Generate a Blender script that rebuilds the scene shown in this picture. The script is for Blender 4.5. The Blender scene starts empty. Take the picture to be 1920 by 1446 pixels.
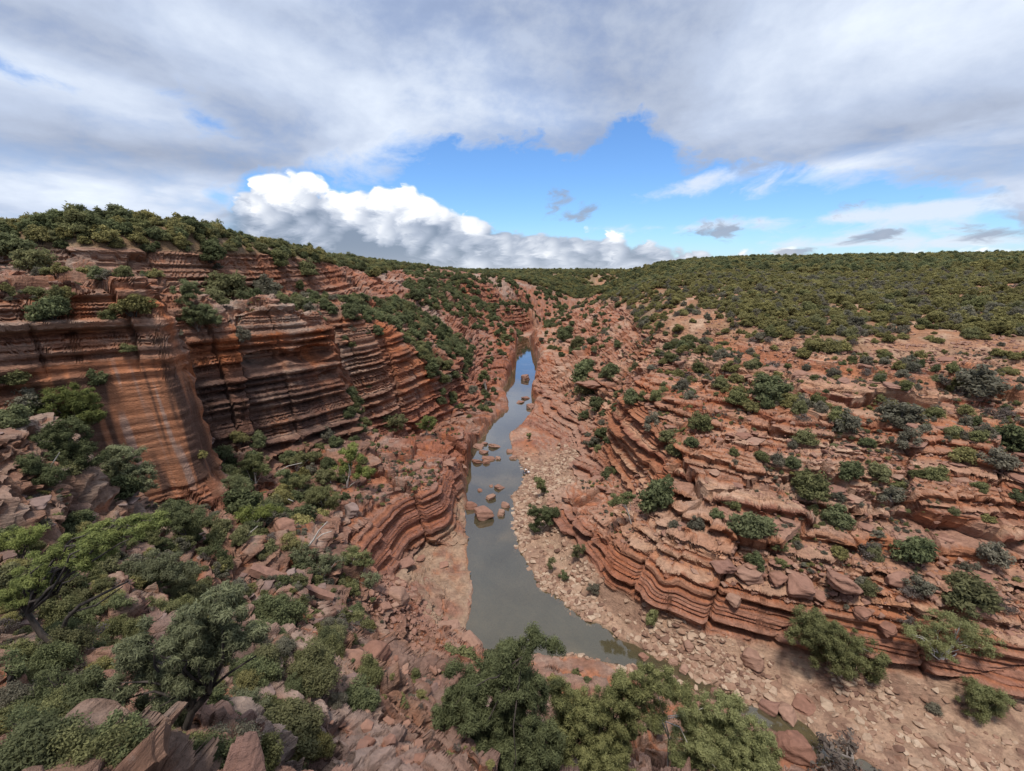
import bpy, bmesh, math, random
import numpy as np
from mathutils import Vector, Matrix

SC = bpy.context.scene
COL = SC.collection
random.seed(7)

# ------------------------------------------------------------------ camera
CAM_H, F_PX, PITCH = 36.0, 888.0, math.radians(13.8)
cam_d = bpy.data.cameras.new('camera')
cam = bpy.data.objects.new('camera', cam_d)
COL.objects.link(cam)
cam.location = (0, 0, CAM_H)
cam.rotation_euler = (math.radians(90) - PITCH, 0, 0)
cam_d.sensor_fit = 'HORIZONTAL'
cam_d.sensor_width = 36.0
cam_d.lens = 36.0 * F_PX / 1920.0
cam_d.clip_start = 0.1
cam_d.clip_end = 30000
SC.camera = cam
CT, ST = math.cos(PITCH), math.sin(PITCH)

# ------------------------------------------------------------------ light and exposure
SUN_EL, SUN_AZ = math.radians(69), math.radians(-165)      # azimuth from +y, clockwise seen from above
SUN_DIR = Vector((math.sin(SUN_AZ) * math.cos(SUN_EL), math.cos(SUN_AZ) * math.cos(SUN_EL), math.sin(SUN_EL)))
sun_d = bpy.data.lights.new('sun', 'SUN')
sun_d.energy = 2.8
sun_d.angle = math.radians(11)
sun_d.color = (1.0, 0.95, 0.88)
sun = bpy.data.objects.new('sun', sun_d)
COL.objects.link(sun)
sun.rotation_euler = SUN_DIR.to_track_quat('Z', 'Y').to_euler()
SC.view_settings.view_transform = 'Standard'
SC.view_settings.look = 'None'
SC.view_settings.exposure = 0.42
SC.view_settings.gamma = 1.0
SC.view_settings.use_curve_mapping = False
SC.cycles.max_bounces = 5
SC.cycles.diffuse_bounces = 2
SC.cycles.transparent_max_bounces = 6

# ------------------------------------------------------------------ node helper
class X:
    """a socket with arithmetic: builds Math nodes"""
    nt = None
    def __init__(s, sock): s.s = sock
    @staticmethod
    def m(op, *a, clamp=False):
        n = X.nt.nodes.new('ShaderNodeMath'); n.operation = op; n.use_clamp = clamp
        for i, v in enumerate(a):
            if isinstance(v, X): X.nt.links.new(v.s, n.inputs[i])
            else: n.inputs[i].default_value = v
        return X(n.outputs[0])
    def __add__(s, o): return X.m('ADD', s, o)
    __radd__ = __add__
    def __sub__(s, o): return X.m('SUBTRACT', s, o)
    def __rsub__(s, o): return X.m('SUBTRACT', o, s)
    def __mul__(s, o): return X.m('MULTIPLY', s, o)
    __rmul__ = __mul__
    def __truediv__(s, o): return X.m('DIVIDE', s, o)
    def __rtruediv__(s, o): return X.m('DIVIDE', o, s)
    def __pow__(s, o): return X.m('POWER', s, o)
    def clamp(s): return X.m('ADD', s, 0.0, clamp=True)

def node(t, **kw):
    n = X.nt.nodes.new(t)
    for k, v in kw.items(): setattr(n, k, v)
    return n

def sstep(v, a, b):
    n = node('ShaderNodeMapRange', interpolation_type='SMOOTHSTEP')
    X.nt.links.new(v.s, n.inputs[0])
    n.inputs[1].default_value = a; n.inputs[2].default_value = b
    n.inputs[3].default_value = 0.0; n.inputs[4].default_value = 1.0
    return X(n.outputs[0])

def vec(x, y, z=0.0):
    n = node('ShaderNodeCombineXYZ')
    for i, v in enumerate((x, y, z)):
        if isinstance(v, X): X.nt.links.new(v.s, n.inputs[i])
        else: n.inputs[i].default_value = v
    return n.outputs[0]

def noise(v, scale, detail=4.0, rough=0.55, lac=2.0, dist=0.0):
    n = node('ShaderNodeTexNoise')
    if v is not None: X.nt.links.new(v, n.inputs['Vector'])
    n.inputs['Scale'].default_value = scale; n.inputs['Detail'].default_value = detail
    n.inputs['Roughness'].default_value = rough; n.inputs['Lacunarity'].default_value = lac
    n.inputs['Distortion'].default_value = dist
    return X(n.outputs[0])

def mix(fac, a, b, blend='MIX'):
    n = node('ShaderNodeMix', data_type='RGBA', blend_type=blend)
    for i, v in ((0, fac), (6, a), (7, b)):
        if isinstance(v, X): X.nt.links.new(v.s, n.inputs[i])
        elif isinstance(v, bpy.types.NodeSocket): X.nt.links.new(v, n.inputs[i])
        elif isinstance(v, (int, float)): n.inputs[i].default_value = v
        else: n.inputs[i].default_value = (*v, 1.0)
    return n.outputs[2]

# ------------------------------------------------------------------ world: Nishita sky with cloud sheets
def pix_dir(px, py):
    u = 723.0 - py
    return (px - 960.0, F_PX * CT + u * ST, u * CT - F_PX * ST)

def pix_ae(px, py):
    x, y, z = pix_dir(px, py)
    return math.atan2(x, y), math.atan2(z, math.hypot(x, y))

world = bpy.data.worlds.new('World')
SC.world = world
world.use_nodes = True
def build_world():
    nt = world.node_tree; nt.nodes.clear(); X.nt = nt
    tc = node('ShaderNodeTexCoord'); g = tc.outputs['Generated']
    sp = node('ShaderNodeSeparateXYZ'); nt.links.new(g, sp.inputs[0])
    dx, dy, dz = (X(o) for o in sp.outputs)
    az = X.m('ARCTAN2', dx, dy)
    el = X.m('ARCSINE', dz)
    inv = 1.0 / (X.m('MAXIMUM', dz, 0.0) + 0.11)          # cloud-sheet coordinates: flatten towards the horizon
    cx, cy = dx * inv, dy * inv
    big = noise2(vec(cx, cy), 0.55, 3, 0.5)
    fine = noise2(vec(cx * 0.9 + big * 0.9, cy * 0.75 + big * 0.5), 1.05, 5, 0.52)
    edge = noise2(vec(az + fine * 0.12, el * 1.6 + fine * 0.05), 9.0, 6, 0.62)
    def lump(scale, sm, off):
        v = node('ShaderNodeTexVoronoi', feature='SMOOTH_F1', voronoi_dimensions='2D')
        nt.links.new(vec(az + edge * 0.07 + off, el * 1.25 + edge * 0.05), v.inputs['Vector'])
        v.inputs['Scale'].default_value = scale; v.inputs['Smoothness'].default_value = sm
        return X(v.outputs['Distance'])
    l1, l2 = lump(15.0, 0.35, 0.0), lump(38.0, 0.3, 0.4)
    def curve(pts, lo, hi):
        """elevation as a function of azimuth, through picture points"""
        n = node('ShaderNodeFloatCurve'); c = n.mapping.curves[0]
        ae = sorted(pix_ae(*p) for p in pts)
        xs = [(a + 1.0) / 2.0 for a, _ in ae]; ys = [min(1, max(0, e / 0.5)) for _, e in ae]
        c.points[0].location = (0.0, lo); c.points[-1].location = (1.0, hi)
        for x_, y_ in zip(xs, ys): c.points.new(x_, y_)
        n.mapping.update()
        nt.links.new((az * 0.5 + 0.5).clamp().s, n.inputs['Value'])
        return X(n.outputs[0]) * 0.5
    upper = curve([(0, 500), (300, 470), (400, 405), (440, 350), (480, 312), (560, 318), (620, 312), (700, 286), (800, 262), (900, 246), (1010, 238), (1040, 268), (1075, 272), (1120, 240), (1180, 215), (1230, 228),
                   (1270, 268), (1330, 296), (1420, 306), (1480, 310), (1600, 304), (1700, 298), (1780, 312), (1850, 345), (1900, 390), (1990, 470)], 0.0, 0.0)
    ctop = curve([(0, 440), (300, 430), (390, 392), (430, 368), (460, 342), (520, 318), (565, 326), (600, 342), (640, 356), (665, 348), (720, 343), (780, 350), (830, 374), (880, 394), (940, 414), (1060, 432), (1180, 450),
                  (1300, 468), (1450, 478), (1600, 480), (1700, 482), (1800, 484), (1920, 486)], 0.05, 0.02)
    def ell(px, py, rx, ry, tilt=0.0):
        """soft lobe around a sky direction, radii in picture-pixel angles"""
        a0, e0 = pix_ae(px, py)
        c, s = math.cos(tilt), math.sin(tilt); k = F_PX
        n = node('ShaderNodeVectorMath', operation='DOT_PRODUCT'); n2 = node('ShaderNodeVectorMath', operation='DOT_PRODUCT')
        for q, w in ((n, (c * k / rx, s * k / rx, -(a0 * c + e0 * s) * k / rx)), (n2, (-s * k / ry, c * k / ry, (a0 * s - e0 * c) * k / ry))):
            nt.links.new(AE, q.inputs[0]); q.inputs[1].default_value = w
        p, q = X(n.outputs['Value']), X(n2.outputs['Value'])
        return 1.0 / X.m('MULTIPLY_ADD', p, p, X.m('MULTIPLY_ADD', q, q, 1.0)) ** 2.0
    AE = vec(az, el, 1.0)
    # ---- sheets above, blue below their edge
    ed = (edge - 0.5) * 0.13 + (fine - 0.5) * 0.06
    softn = sstep(fine, 0.35, 0.65) * 0.035 + 0.02
    blue = X.m('DIVIDE', upper - el + ed + 0.006, softn, clamp=True)
    holes = sstep(ell(400, 225, 90, 26, -0.35) * 0.9 + ell(10, 118, 110, 26, -0.2) * 0.9 + ell(410, 375, 40, 30) * 1.1 + ell(1062, 165, 50, 40) * 0.6 + (edge - 0.5) * 2.2, 0.45, 1.25) * 0.8
    blue = X.m('MAXIMUM', blue, holes)
    other = sstep(X.m('ABSOLUTE', az), 0.95, 1.3)
    blue = X.m('MAXIMUM', blue, other * sstep(big, 0.52, 0.62))
    lightl = (ell(220, 200, 260, 46, -0.22) * 0.9 + ell(1000, 215, 160, 46) * 0.7 + ell(1500, 322, 330, 22, 0.12) * 1.1 + ell(160, 352, 260, 30, -0.05) * 0.7 + ell(700, 170, 330, 80) * 0.35)
    darkl = (ell(200, 272, 330, 44, 0.06) * 0.9 + ell(40, 60, 260, 70) * 0.7 + ell(1640, 280, 330, 34, 0.12) * 0.8 + ell(470, 312, 130, 30) * 0.6 + ell(440, 10, 260, 40) * 0.3 + ell(1780, 330, 120, 22) * 0.5)
    tone = (big - 0.5) * 0.7 + (fine - 0.5) * 1.0 + (edge - 0.5) * 0.32
    t2 = (tone + 0.62 + lightl * 0.34 - darkl * 0.30).clamp()
    sheet = ramp(t2, ((0.0, (0.165, 0.187, 0.245)), (0.3, (0.262, 0.300, 0.388)), (0.6, (0.375, 0.435, 0.555)), (1.0, (0.63, 0.685, 0.765))))
    sky = node('ShaderNodeTexSky', sky_type='NISHITA')
    sky.sun_disc = False; sky.sun_elevation = SUN_EL; sky.sun_rotation = SUN_AZ
    sky.altitude = 100; sky.air_density = 1.0; sky.dust_density = 0.3; sky.ozone_density = 3.0
    skyc = mix(1.0, sky.outputs[0], SKY_TINT, 'MULTIPLY')
    # thin wisps across the gap
    wl = ell(1330, 340, 190, 30, 0.14) + ell(1090, 270, 60, 60) * 0.8 + ell(1760, 395, 170, 26, 0.08) * 0.9 + ell(1700, 455, 240, 22) * 0.9 + ell(1400, 420, 300, 14, 0.03) * 0.6
    wisp = sstep(wl + (edge - 0.5) * 1.5 + (fine - 0.5) * 1.2, 0.45, 1.05) * 0.85
    colr = mix(wisp, skyc, (0.54, 0.585, 0.66))
    thin = sstep(fine * 0.6 + edge * 0.4, 0.30, 0.50) * 0.30 + 0.70
    colr = mix((1.0 - blue) * thin, colr, sheet)
    # ---- cumulus bank
    ctn = ctop + (0.40 - l1) * 0.045 + (0.36 - l2) * 0.020 + (edge - 0.5) * 0.06
    below = ctn - el
    front = sstep(X.m('ABSOLUTE', az), 1.1, 0.9)
    cum = sstep(below, -0.002, 0.012) * front * sstep(az, pix_ae(330, 400)[0], pix_ae(470, 400)[0])
    depth = below * 10.0
    lit = 0.88 - depth * 0.50 + (0.42 - l1) * 1.0 + (0.36 - l2) * 0.4 + (edge - 0.5) * 1.9 + ell(740, 395, 150, 60) * 0.25 - ell(690, 475, 170, 40) * 0.45 - ell(420, 430, 100, 60) * 0.30 - ell(1180, 465, 330, 60) * 0.50
    cumc = ramp(lit.clamp(), ((0.0, (0.17, 0.21, 0.28)), (0.30, (0.31, 0.35, 0.43)), (0.62, (0.52, 0.55, 0.61)), (0.95, (0.80, 0.80, 0.80))))
    colr = mix(cum * 0.97, colr, cumc)
    # ---- small dark scud
    scud = (ell(1300, 440, 90, 12, 0.1) * 0.9 + ell(1640, 440, 60, 10, 0.2) * 0.9 + ell(1850, 440, 90, 10) * 0.8 + ell(1045, 352, 56, 30, 0.45) + ell(965, 388, 28, 16) + ell(1110, 390, 60, 16, 0.35) + ell(1400, 425, 80, 17, 0.12) + ell(1510, 418, 34, 16, 0.3) + ell(1720, 368, 80, 16) * 0.9 + ell(1560, 460, 130, 9, 0.15) * 0.9)
    scudm = sstep(scud * 0.85 + (edge - 0.5) * 4.6, 0.60, 1.35) * sstep(scud, 0.06, 0.30)
    colr = mix(scudm * 0.85, colr, mix(edge, (0.11, 0.15, 0.23), (0.30, 0.34, 0.42)))
    hz = X.m('EXPONENT', X.m('MAXIMUM', el, 0.0) * -55.0)
    colr = mix(hz * 0.5, colr, (0.50, 0.54, 0.60))
    bg = node('ShaderNodeBackground')
    nt.links.new(mix(1.0, colr, (11.2, 11.2, 11.2), 'MULTIPLY'), bg.inputs[0]); bg.inputs[1].default_value = 0.1
    out = node('ShaderNodeOutputWorld'); nt.links.new(bg.outputs[0], out.inputs[0])

def noise2(v, scale, detail, rough):
    n = node('ShaderNodeTexNoise', noise_dimensions='2D')
    X.nt.links.new(v, n.inputs['Vector'])
    n.inputs['Scale'].default_value = scale; n.inputs['Detail'].default_value = detail; n.inputs['Roughness'].default_value = rough
    return X(n.outputs[0])

def ramp(fac, stops):
    n = node('ShaderNodeValToRGB'); X.nt.links.new(fac.s, n.inputs[0])
    e = n.color_ramp.elements
    e[0].position, e[0].color = stops[0][0], (*stops[0][1], 1); e[1].position, e[1].color = stops[-1][0], (*stops[-1][1], 1)
    for p, c in stops[1:-1]: e.new(p).color = (*c, 1)
    return n.outputs[0]

SKY_TINT = (0.062, 0.086, 0.115)
build_world()
world.cycles.sampling_method = 'MANUAL'
world.cycles.sample_map_resolution = 512

# ------------------------------------------------------------------ naming helpers
def tag(o, label=None, cat=None, group=None, kind=None):
    if label: o['label'] = label
    if cat: o['category'] = cat
    if group: o['group'] = group
    if kind: o['kind'] = kind
    return o

def mesh_np(name, v, f, mat=None, smooth=False, attrs=None):
    """v (n,3), f (m,3|4) numpy -> mesh, quickly"""
    me = bpy.data.meshes.new(name)
    v = np.asarray(v, np.float32); f = np.asarray(f, np.int32)
    k = f.shape[1]
    me.vertices.add(len(v)); me.vertices.foreach_set('co', v.ravel())
    me.loops.add(f.size); me.loops.foreach_set('vertex_index', f.ravel())
    me.polygons.add(len(f)); me.polygons.foreach_set('loop_start', np.arange(0, f.size, k, dtype=np.int32))
    me.polygons.foreach_set('use_smooth', np.full(len(f), smooth))
    for an, (typ, dat) in (attrs or {}).items():
        a = me.attributes.new(an, typ, 'POINT')
        a.data.foreach_set('color' if 'COLOR' in typ else 'value', np.asarray(dat, np.float32).ravel())
    me.update(calc_edges=True); me.validate()
    if mat: me.materials.append(mat)
    return me

def link(name, me, parent=None):
    o = bpy.data.objects.new(name, me); COL.objects.link(o)
    if parent: o.parent = parent
    return o

# ------------------------------------------------------------------ numpy noise
def vnoise(x, y, seed=0):
    R = np.random.default_rng(seed).random((256, 256)).astype(np.float32)
    xi = np.floor(x); yi = np.floor(y)
    fx = (x - xi).astype(np.float32); fy = (y - yi).astype(np.float32)
    xi = xi.astype(np.int64) & 255; yi = yi.astype(np.int64) & 255
    x1 = (xi + 1) & 255; y1 = (yi + 1) & 255
    fx = fx * fx * (3 - 2 * fx); fy = fy * fy * (3 - 2 * fy)
    a = R[xi, yi] * (1 - fx) + R[x1, yi] * fx
    b = R[xi, y1] * (1 - fx) + R[x1, y1] * fx
    return (a * (1 - fy) + b * fy) * 2 - 1

def fbm(x, y, size, octv=4, seed=0, gain=0.5):
    s = 0; a = 1; n = 0
    for i in range(octv):
        k = (2.03 ** i) / size
        s = s + a * vnoise(x * k + 17.3 * i, y * k - 9.1 * i, seed + i); n += a; a *= gain
    return s / n

def cells(x, y, size, seed=0):
    """voronoi: (random value of the cell, distance to the cell border)"""
    g = np.random.default_rng(seed)
    RX, RY, RV = (g.random((256, 256)).astype(np.float32) for _ in range(3))
    x = (x / size).astype(np.float32); y = (y / size).astype(np.float32)
    xi = np.floor(x).astype(np.int64); yi = np.floor(y).astype(np.int64)
    f1 = np.full(x.shape, 9.0, np.float32); f2 = f1.copy(); val = np.zeros(x.shape, np.float32)
    for i in (-1, 0, 1):
        for j in (-1, 0, 1):
            a = (xi + i) & 255; b = (yi + j) & 255
            d = np.hypot(xi + i + RX[a, b] - x, yi + j + RY[a, b] - y)
            near = d < f1
            f2 = np.where(near, f1, np.minimum(f2, d)); val = np.where(near, RV[a, b], val); f1 = np.where(near, d, f1)
    return val, (f2 - f1)

def smooth(a, b, v):
    t = np.clip((v - a) / (b - a), 0, 1)
    return t * t * (3 - 2 * t)

# ------------------------------------------------------------------ the lie of the land, surveyed from the photograph
def P(px, py, z):
    x, y, w = pix_dir(px, py)
    d = (z - CAM_H) / w
    return (x * d, y * d, z)

def Q(px, py, D):
    x, y, w = pix_dir(px, py)
    return (x / y * D, D, CAM_H + w / y * D)

PTS = []
# right promontory, traced along three lines of sight
for px, prof in ((1920, ((1010, 42), (900, 45), (800, 53), (720, 61), (660, 70), (600, 87), (560, 105), (520, 150), (485, 350))),
                 (1700, ((1120, 36.5), (990, 43), (890, 48.5), (800, 55), (720, 63), (670, 71), (620, 84), (580, 100), (540, 135), (510, 210), (484, 350))),
                 (1500, ((1140, 37.8), (1080, 39.8), (960, 45.6), (880, 50), (800, 56), (720, 65), (680, 72), (640, 80), (600, 92), (560, 118), (520, 186), (488, 350))),
                 (1250, ((1080, 42), (1000, 46), (930, 51), (870, 55), (800, 62), (740, 69.6), (690, 77), (640, 90), (600, 106), (560, 135), (530, 186), (505, 500))),
                 (1350, ((1040, 42.5), (900, 51), (760, 64), (650, 86), (570, 122)))):
    for py, D in prof: PTS.append(Q(px, py, D))
for a in ((1130, 1000, 52), (1120, 900, 66), (1180, 545, 200), (1205, 560, 180), (1200, 590, 150), (1150, 600, 170), (1100, 600, 190), (1100, 575, 220), (1050, 620, 210),
          (1050, 590, 250), (1000, 625, 240), (1100, 700, 120), (1060, 740, 118), (1200, 700, 95), (1170, 650, 120), (1300, 650, 95), (1050, 800, 100),
          (1100, 850, 78), (1100, 950, 60), (1130, 780, 88), (1080, 660, 160), (1040, 680, 150), (1120, 640, 150)):
    PTS.append(Q(*a))
# left skyline and slopes
for a in ((0, 452, 75), (150, 453, 82), (300, 455, 90), (400, 462, 104), (500, 474, 120), (600, 488, 150), (700, 500, 200), (760, 508, 250), (850, 508, 420),
          (0, 520, 50), (0, 562, 42), (120, 560, 52), (250, 585, 50), (150, 490, 60), (60, 470, 62),
          (330, 560, 66), (450, 570, 70), (560, 560, 78), (430, 620, 64), (560, 600, 74), (640, 560, 92), (600, 500, 120), (700, 560, 120), (700, 520, 150), (690, 600, 100),
          (760, 590, 125), (760, 640, 110), (800, 560, 160), (800, 600, 140), (820, 530, 220), (850, 560, 200), (900, 560, 230), (950, 540, 300), (800, 700, 110),
          (850, 640, 140), (900, 620, 190), (920, 590, 230), (880, 680, 138), (920, 700, 150), (950, 620, 240), (940, 650, 200), (990, 552, 340), (640, 680, 84), (660, 740, 84),
          (890, 760, 112), (900, 720, 132)):
    PTS.append(Q(*a))
# bench below the left cliffs, the big slab, the shelf by the water
for a in ((400, 950, 38), (600, 900, 55), (600, 1000, 40), (500, 900, 48), (460, 830, 58), (560, 820, 65), (640, 830, 66), (700, 860, 64), (760, 850, 70), (820, 850, 71), (720, 920, 58), (790, 900, 62),
          (650, 960, 50), (660, 1010, 46), (800, 830, 78), (840, 810, 86), (740, 800, 82),
          (700, 1100, 36), (750, 1130, 38), (740, 1220, 32), (640, 1180, 26), (650, 1300, 18), (760, 1380, 16.5), (800, 1440, 15), (460, 1060, 31), (630, 1130, 31), (560, 1090, 31)):
    PTS.append(Q(*a))
for a in ((800, 1050, 1.3), (850, 1000, 0.9), (860, 950, 1.0), (820, 1100, 0.9), (840, 1150, 0.6), (800, 1160, 1.6), (870, 880, 1.2), (780, 1090, 2.2)):
    PTS.append(P(*a))
# near slope under the camera
for a in ((100, 1200, 15), (0, 800, 28), (60, 930, 26), (160, 930, 27), (0, 1000, 20), (350, 1150, 22), (300, 1300, 14), (300, 1446, 9.5), (550, 1300, 16), (500, 1200, 20), (200, 1050, 23), (280, 960, 31),
          (150, 860, 33), (80, 760, 34), (450, 1446, 11), (600, 1440, 13), (100, 1400, 9.5), (0, 1250, 12)):
    PTS.append(Q(*a))
PTS += [(0, 0, 33.6), (0, -10, 34.5), (0, -40, 36), (-20, -20, 37), (-50, 0, 41), (20, -20, 35), (60, -40, 34), (0, 4, 29.5), (0, 8, 22), (0, 15, 13.5), (2, 22, 8), (4, 29, 3.5), (8, 8, 22), (12, 15, 13), (12, 24, 5),
        (10, 30, 2.5), (16, 22, 5), (22, 14, 9), (22, 22, 2.2), (30, 4, 16), (40, 6, 9), (-6, 4, 29.5), (-10, 3, 31), (-25, 8, 30), (-40, 20, 34), (-60, 30, 38), (-90, 40, 40), (-120, 80, 41), (-110, 0, 41),
        (-100, 150, 41), (-90, 220, 40.5), (-90, 300, 39), (-160, 200, 42), (60, 20, 4), (90, 10, 4), (90, 34, 15), (80, 50, 19.5), (110, 60, 24), (130, 100, 30), (160, 160, 36), (250, 200, 41), (300, 300, 43),
        (60, -5, 8), (90, -20, 14), (200, 100, 36), (150, 300, 41), (120, 400, 40), (400, 400, 44), (110, 250, 38), (90, 200, 34.5), (70, 160, 30), (80, 300, 36),
        # the gorge beyond the reach: it swings away behind the spur
        (4, 270, 1), (8, 290, 2), (22, 320, 3), (45, 360, 4), (66, 420, 4), (80, 500, 5), (40, 300, 14), (60, 320, 21), (95, 380, 30), (20, 360, 23), (35, 420, 25), (-30, 360, 31), (-10, 420, 30), (-40, 300, 33),
        (60, 480, 19), (64, 500, 26), (30, 520, 28), (105, 470, 26), (0, 600, 30), (100, 600, 30), (-200, 600, 34), (300, 700, 36), (-200, 350, 40), (0, 800, 30.5)]

CLIFFS = [  # polylines (x, y, z of the top, z of the foot); the drop is to the right of the walking direction
    [(-50, 30, 33, 25.5), (-44, 35, 32.5, 23.5), (-40, 40, 31.2, 20), (-36.5, 43.6, 30, 16.5), (-33.5, 46, 29, 13.6), (-34.5, 50, 28.6, 14.2), (-39, 54, 28.5, 15.6), (-39.5, 58, 28.4, 15.6), (-36, 63, 28, 14.6),
     (-31.5, 69, 27.5, 13.2), (-27.5, 75, 26.5, 12), (-30, 81, 26, 17)],
    [(-30.5, 86, 21, 9.4), (-27, 90, 20.8, 8.3), (-22, 98, 17, 6), (-16, 108, 12.5, 4), (-14, 118, 10.5, 5)],
    [(-75, 55, 38.8, 34.8), (-66, 64, 38.6, 34.2), (-58, 68, 38.5, 33.6), (-52, 78, 38.6, 33.6), (-50, 92, 38.8, 34), (-48, 110, 37.6, 33), (-46, 130, 36.6, 32.2)],
    [(-22, 256, 12, 4), (-10, 264, 11, 3), (-2, 270, 10, 2.5), (5, 277, 10, 2.2), (10, 288, 10, 2.2), (16, 305, 11, 2.5)],
    [(-24, 280, 21, 15), (-6, 300, 19, 13), (4, 315, 18, 12), (12, 330, 18, 12)],
    [(-15.8, 46, 7.8, 3.2), (-13.6, 54.2, 7.2, 2.0), (-9.6, 58.5, 6.6, 1.6), (-8.8, 66, 6.2, 1.5), (-7.2, 73, 5.2, 1.5), (-7.6, 84, 4.2, 1.4), (-4.6, 96, 3.4, 1.0), (-5, 104, 3.2, 1.0)],
    [(6.5, 68, 3.2, 1.7), (7.2, 59, 4.6, 1.8), (11.4, 46.8, 5.2, 1.9), (18, 40.2, 5.3, 2), (26, 37.2, 5.3, 2), (35, 34.9, 5.3, 2.2), (42, 32.6, 5.3, 2.2), (62, 27, 5.8, 2.5), (90, 16, 6, 2.6)],
    [(22, 92, 15, 8), (17, 77, 13.4, 6), (17.6, 70, 13.6, 5.2), (18.4, 63, 12.8, 6.6), (19, 57, 11.5, 8.6)],
]
def densify(line, step):
    out = []
    for a, b in zip(line[:-1], line[1:]):
        a, b = np.array(a, float), np.array(b, float)
        n = max(1, int(math.ceil(np.hypot(*(b - a)[:2]) / step)))
        for i in range(n): out.append(a + (b - a) * i / n)
    out.append(np.array(line[-1], float))
    return np.array(out)
for line in CLIFFS:
    L = densify(line, 2.6)
    t = np.gradient(L[:, :2], axis=0); t /= np.linalg.norm(t, axis=1)[:, None]
    nrm = np.stack([t[:, 1], -t[:, 0]], 1)               # towards the drop
    for k in range(len(L)):
        PTS.append((L[k, 0] - nrm[k, 0] * 0.7, L[k, 1] - nrm[k, 1] * 0.7, L[k, 2]))
        PTS.append((L[k, 0] + nrm[k, 0] * 0.9, L[k, 1] + nrm[k, 1] * 0.9, L[k, 3]))

# the river: both banks, from the far end of the reach to the stream that leaves to the right
LEFT_PX = [(972, 634), (968, 662), (966, 690), (955, 712), (940, 735), (952, 752), (955, 768), (925, 788), (910, 815), (882, 845), (878, 880), (874, 940), (874, 1000), (880, 1050), (888, 1090), (890, 1140), (872, 1185), (905, 1226)]
RIGHT_PX = [(990, 634), (1000, 662), (1010, 690), (1004, 712), (996, 735), (1004, 752), (1000, 770), (980, 790), (955, 815), (958, 845), (984, 890), (958, 935), (966, 985), (968, 1030), (1006, 1090), (1066, 1140), (1160, 1200), (1250, 1240)]
RL = [P(a, b, 0)[:2] for a, b in LEFT_PX] + [P(a, b, 0)[:2] for a, b in ((1010, 1230), (1110, 1234), (1190, 1246), (1262, 1268), (1330, 1304), (1400, 1336), (1470, 1376), (1520, 1430))] + [(25.2, 28.0), (38.8, 19.6), (80, 6.6)]
RR = [P(a, b, 0)[:2] for a, b in RIGHT_PX[:-1]] + [P(a, b, 0)[:2] for a, b in ((1215, 1226), (1275, 1254), (1345, 1292), (1412, 1324), (1500, 1352), (1552, 1400))] + [(25.6, 28.4), (39.2, 20.0), (80.5, 7.0)]
RL = [(3.0, 262)] + RL; RR = [(5.5, 262)] + RR
POLY = np.array(RL + RR[::-1])
CENTRE = np.array([(75, 470), (50, 372), (24, 322), (8, 290), (4, 268)] + [tuple((np.array(P(a[0], a[1], 0)) + np.array(P(b[0], b[1], 0)))[:2] / 2) for a, b in zip(LEFT_PX, RIGHT_PX)]
                  + [P(1290, 1290, 0)[:2], P(1400, 1330, 0)[:2], (25.5, 28.2), (39, 20), (80, 7), (140, -20)])

def seg_dist(x, y, pts, closed=False):
    """distance to a polyline and the side (+ = right of travel)"""
    best = np.full(x.shape, 1e9); side = np.zeros(x.shape)
    n = len(pts)
    for i in range(n if closed else n - 1):
        a = pts[i]; b = pts[(i + 1) % n]; d = b - a; L2 = d @ d + 1e-9
        t = np.clip(((x - a[0]) * d[0] + (y - a[1]) * d[1]) / L2, 0, 1)
        ex = x - a[0] - t * d[0]; ey = y - a[1] - t * d[1]
        q = ex * ex + ey * ey
        m = q < best
        best = np.where(m, q, best); side = np.where(m, d[1] * ex - d[0] * ey, side)
    return np.sqrt(best), side

def in_poly(x, y, pts):
    c = np.zeros(x.shape, bool); n = len(pts)
    for i in range(n):
        (xa, ya), (xb, yb) = pts[i], pts[(i + 1) % n]
        if ya == yb: continue
        c ^= ((ya > y) != (yb > y)) & (x < (xb - xa) * (y - ya) / (yb - ya) + xa)
    return c

PTS = np.array(PTS)
def rbf_fit(p):
    n = len(p); A = np.zeros((n + 3, n + 3))
    d = np.hypot(p[:, None, 0] - p[None, :, 0], p[:, None, 1] - p[None, :, 1])
    A[:n, :n] = -d + np.eye(n) * 0.02
    A[:n, n] = 1; A[:n, n + 1:] = p[:, :2] / 100; A[n:, :n] = A[:n, n:].T
    return np.linalg.solve(A, np.concatenate([p[:, 2], np.zeros(3)]))
RBW = rbf_fit(PTS)
def rbf(x, y):
    x = x.ravel(); y = y.ravel(); out = np.empty(len(x))
    for s in range(0, len(x), 40000):
        a, b = x[s:s + 40000], y[s:s + 40000]
        d = np.sqrt((a[:, None] - PTS[None, :, 0]) ** 2 + (b[:, None] - PTS[None, :, 1]) ** 2)
        out[s:s + 40000] = -d @ RBW[:-3] + RBW[-3] + (a * RBW[-2] + b * RBW[-1]) / 100
    return out

# coarse polar survey (angle x log radius)
TH0, TH1 = -1.07, 1.07
NTH, NLR = 340, 640
LR0, LR1 = math.log(2.2), math.log(7000.0)
gth = np.linspace(TH0, TH1, NTH); glr = np.linspace(LR0, LR1, NLR)
GT, GR = np.meshgrid(gth, np.exp(glr), indexing='ij')
gx, gy = GR * np.sin(GT), GR * np.cos(GT)
gh = rbf(gx, gy).reshape(gx.shape)
far = smooth(420, 800, GR)
gh = gh * (1 - far) + (31.0 + 3.0 * fbm(gx, gy, 900, 3, 90) + 2.0 * smooth(0.1, 0.9, np.abs(GT)) - smooth(2500, 7000, GR) * 3) * far
gd, _ = seg_dist(gx, gy, POLY, True)
gsd = np.where(in_poly(gx, gy, POLY), -gd, gd)
_, gside = seg_dist(gx, gy, CENTRE)
gcd, _ = seg_dist(gx, gy, CENTRE)
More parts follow.
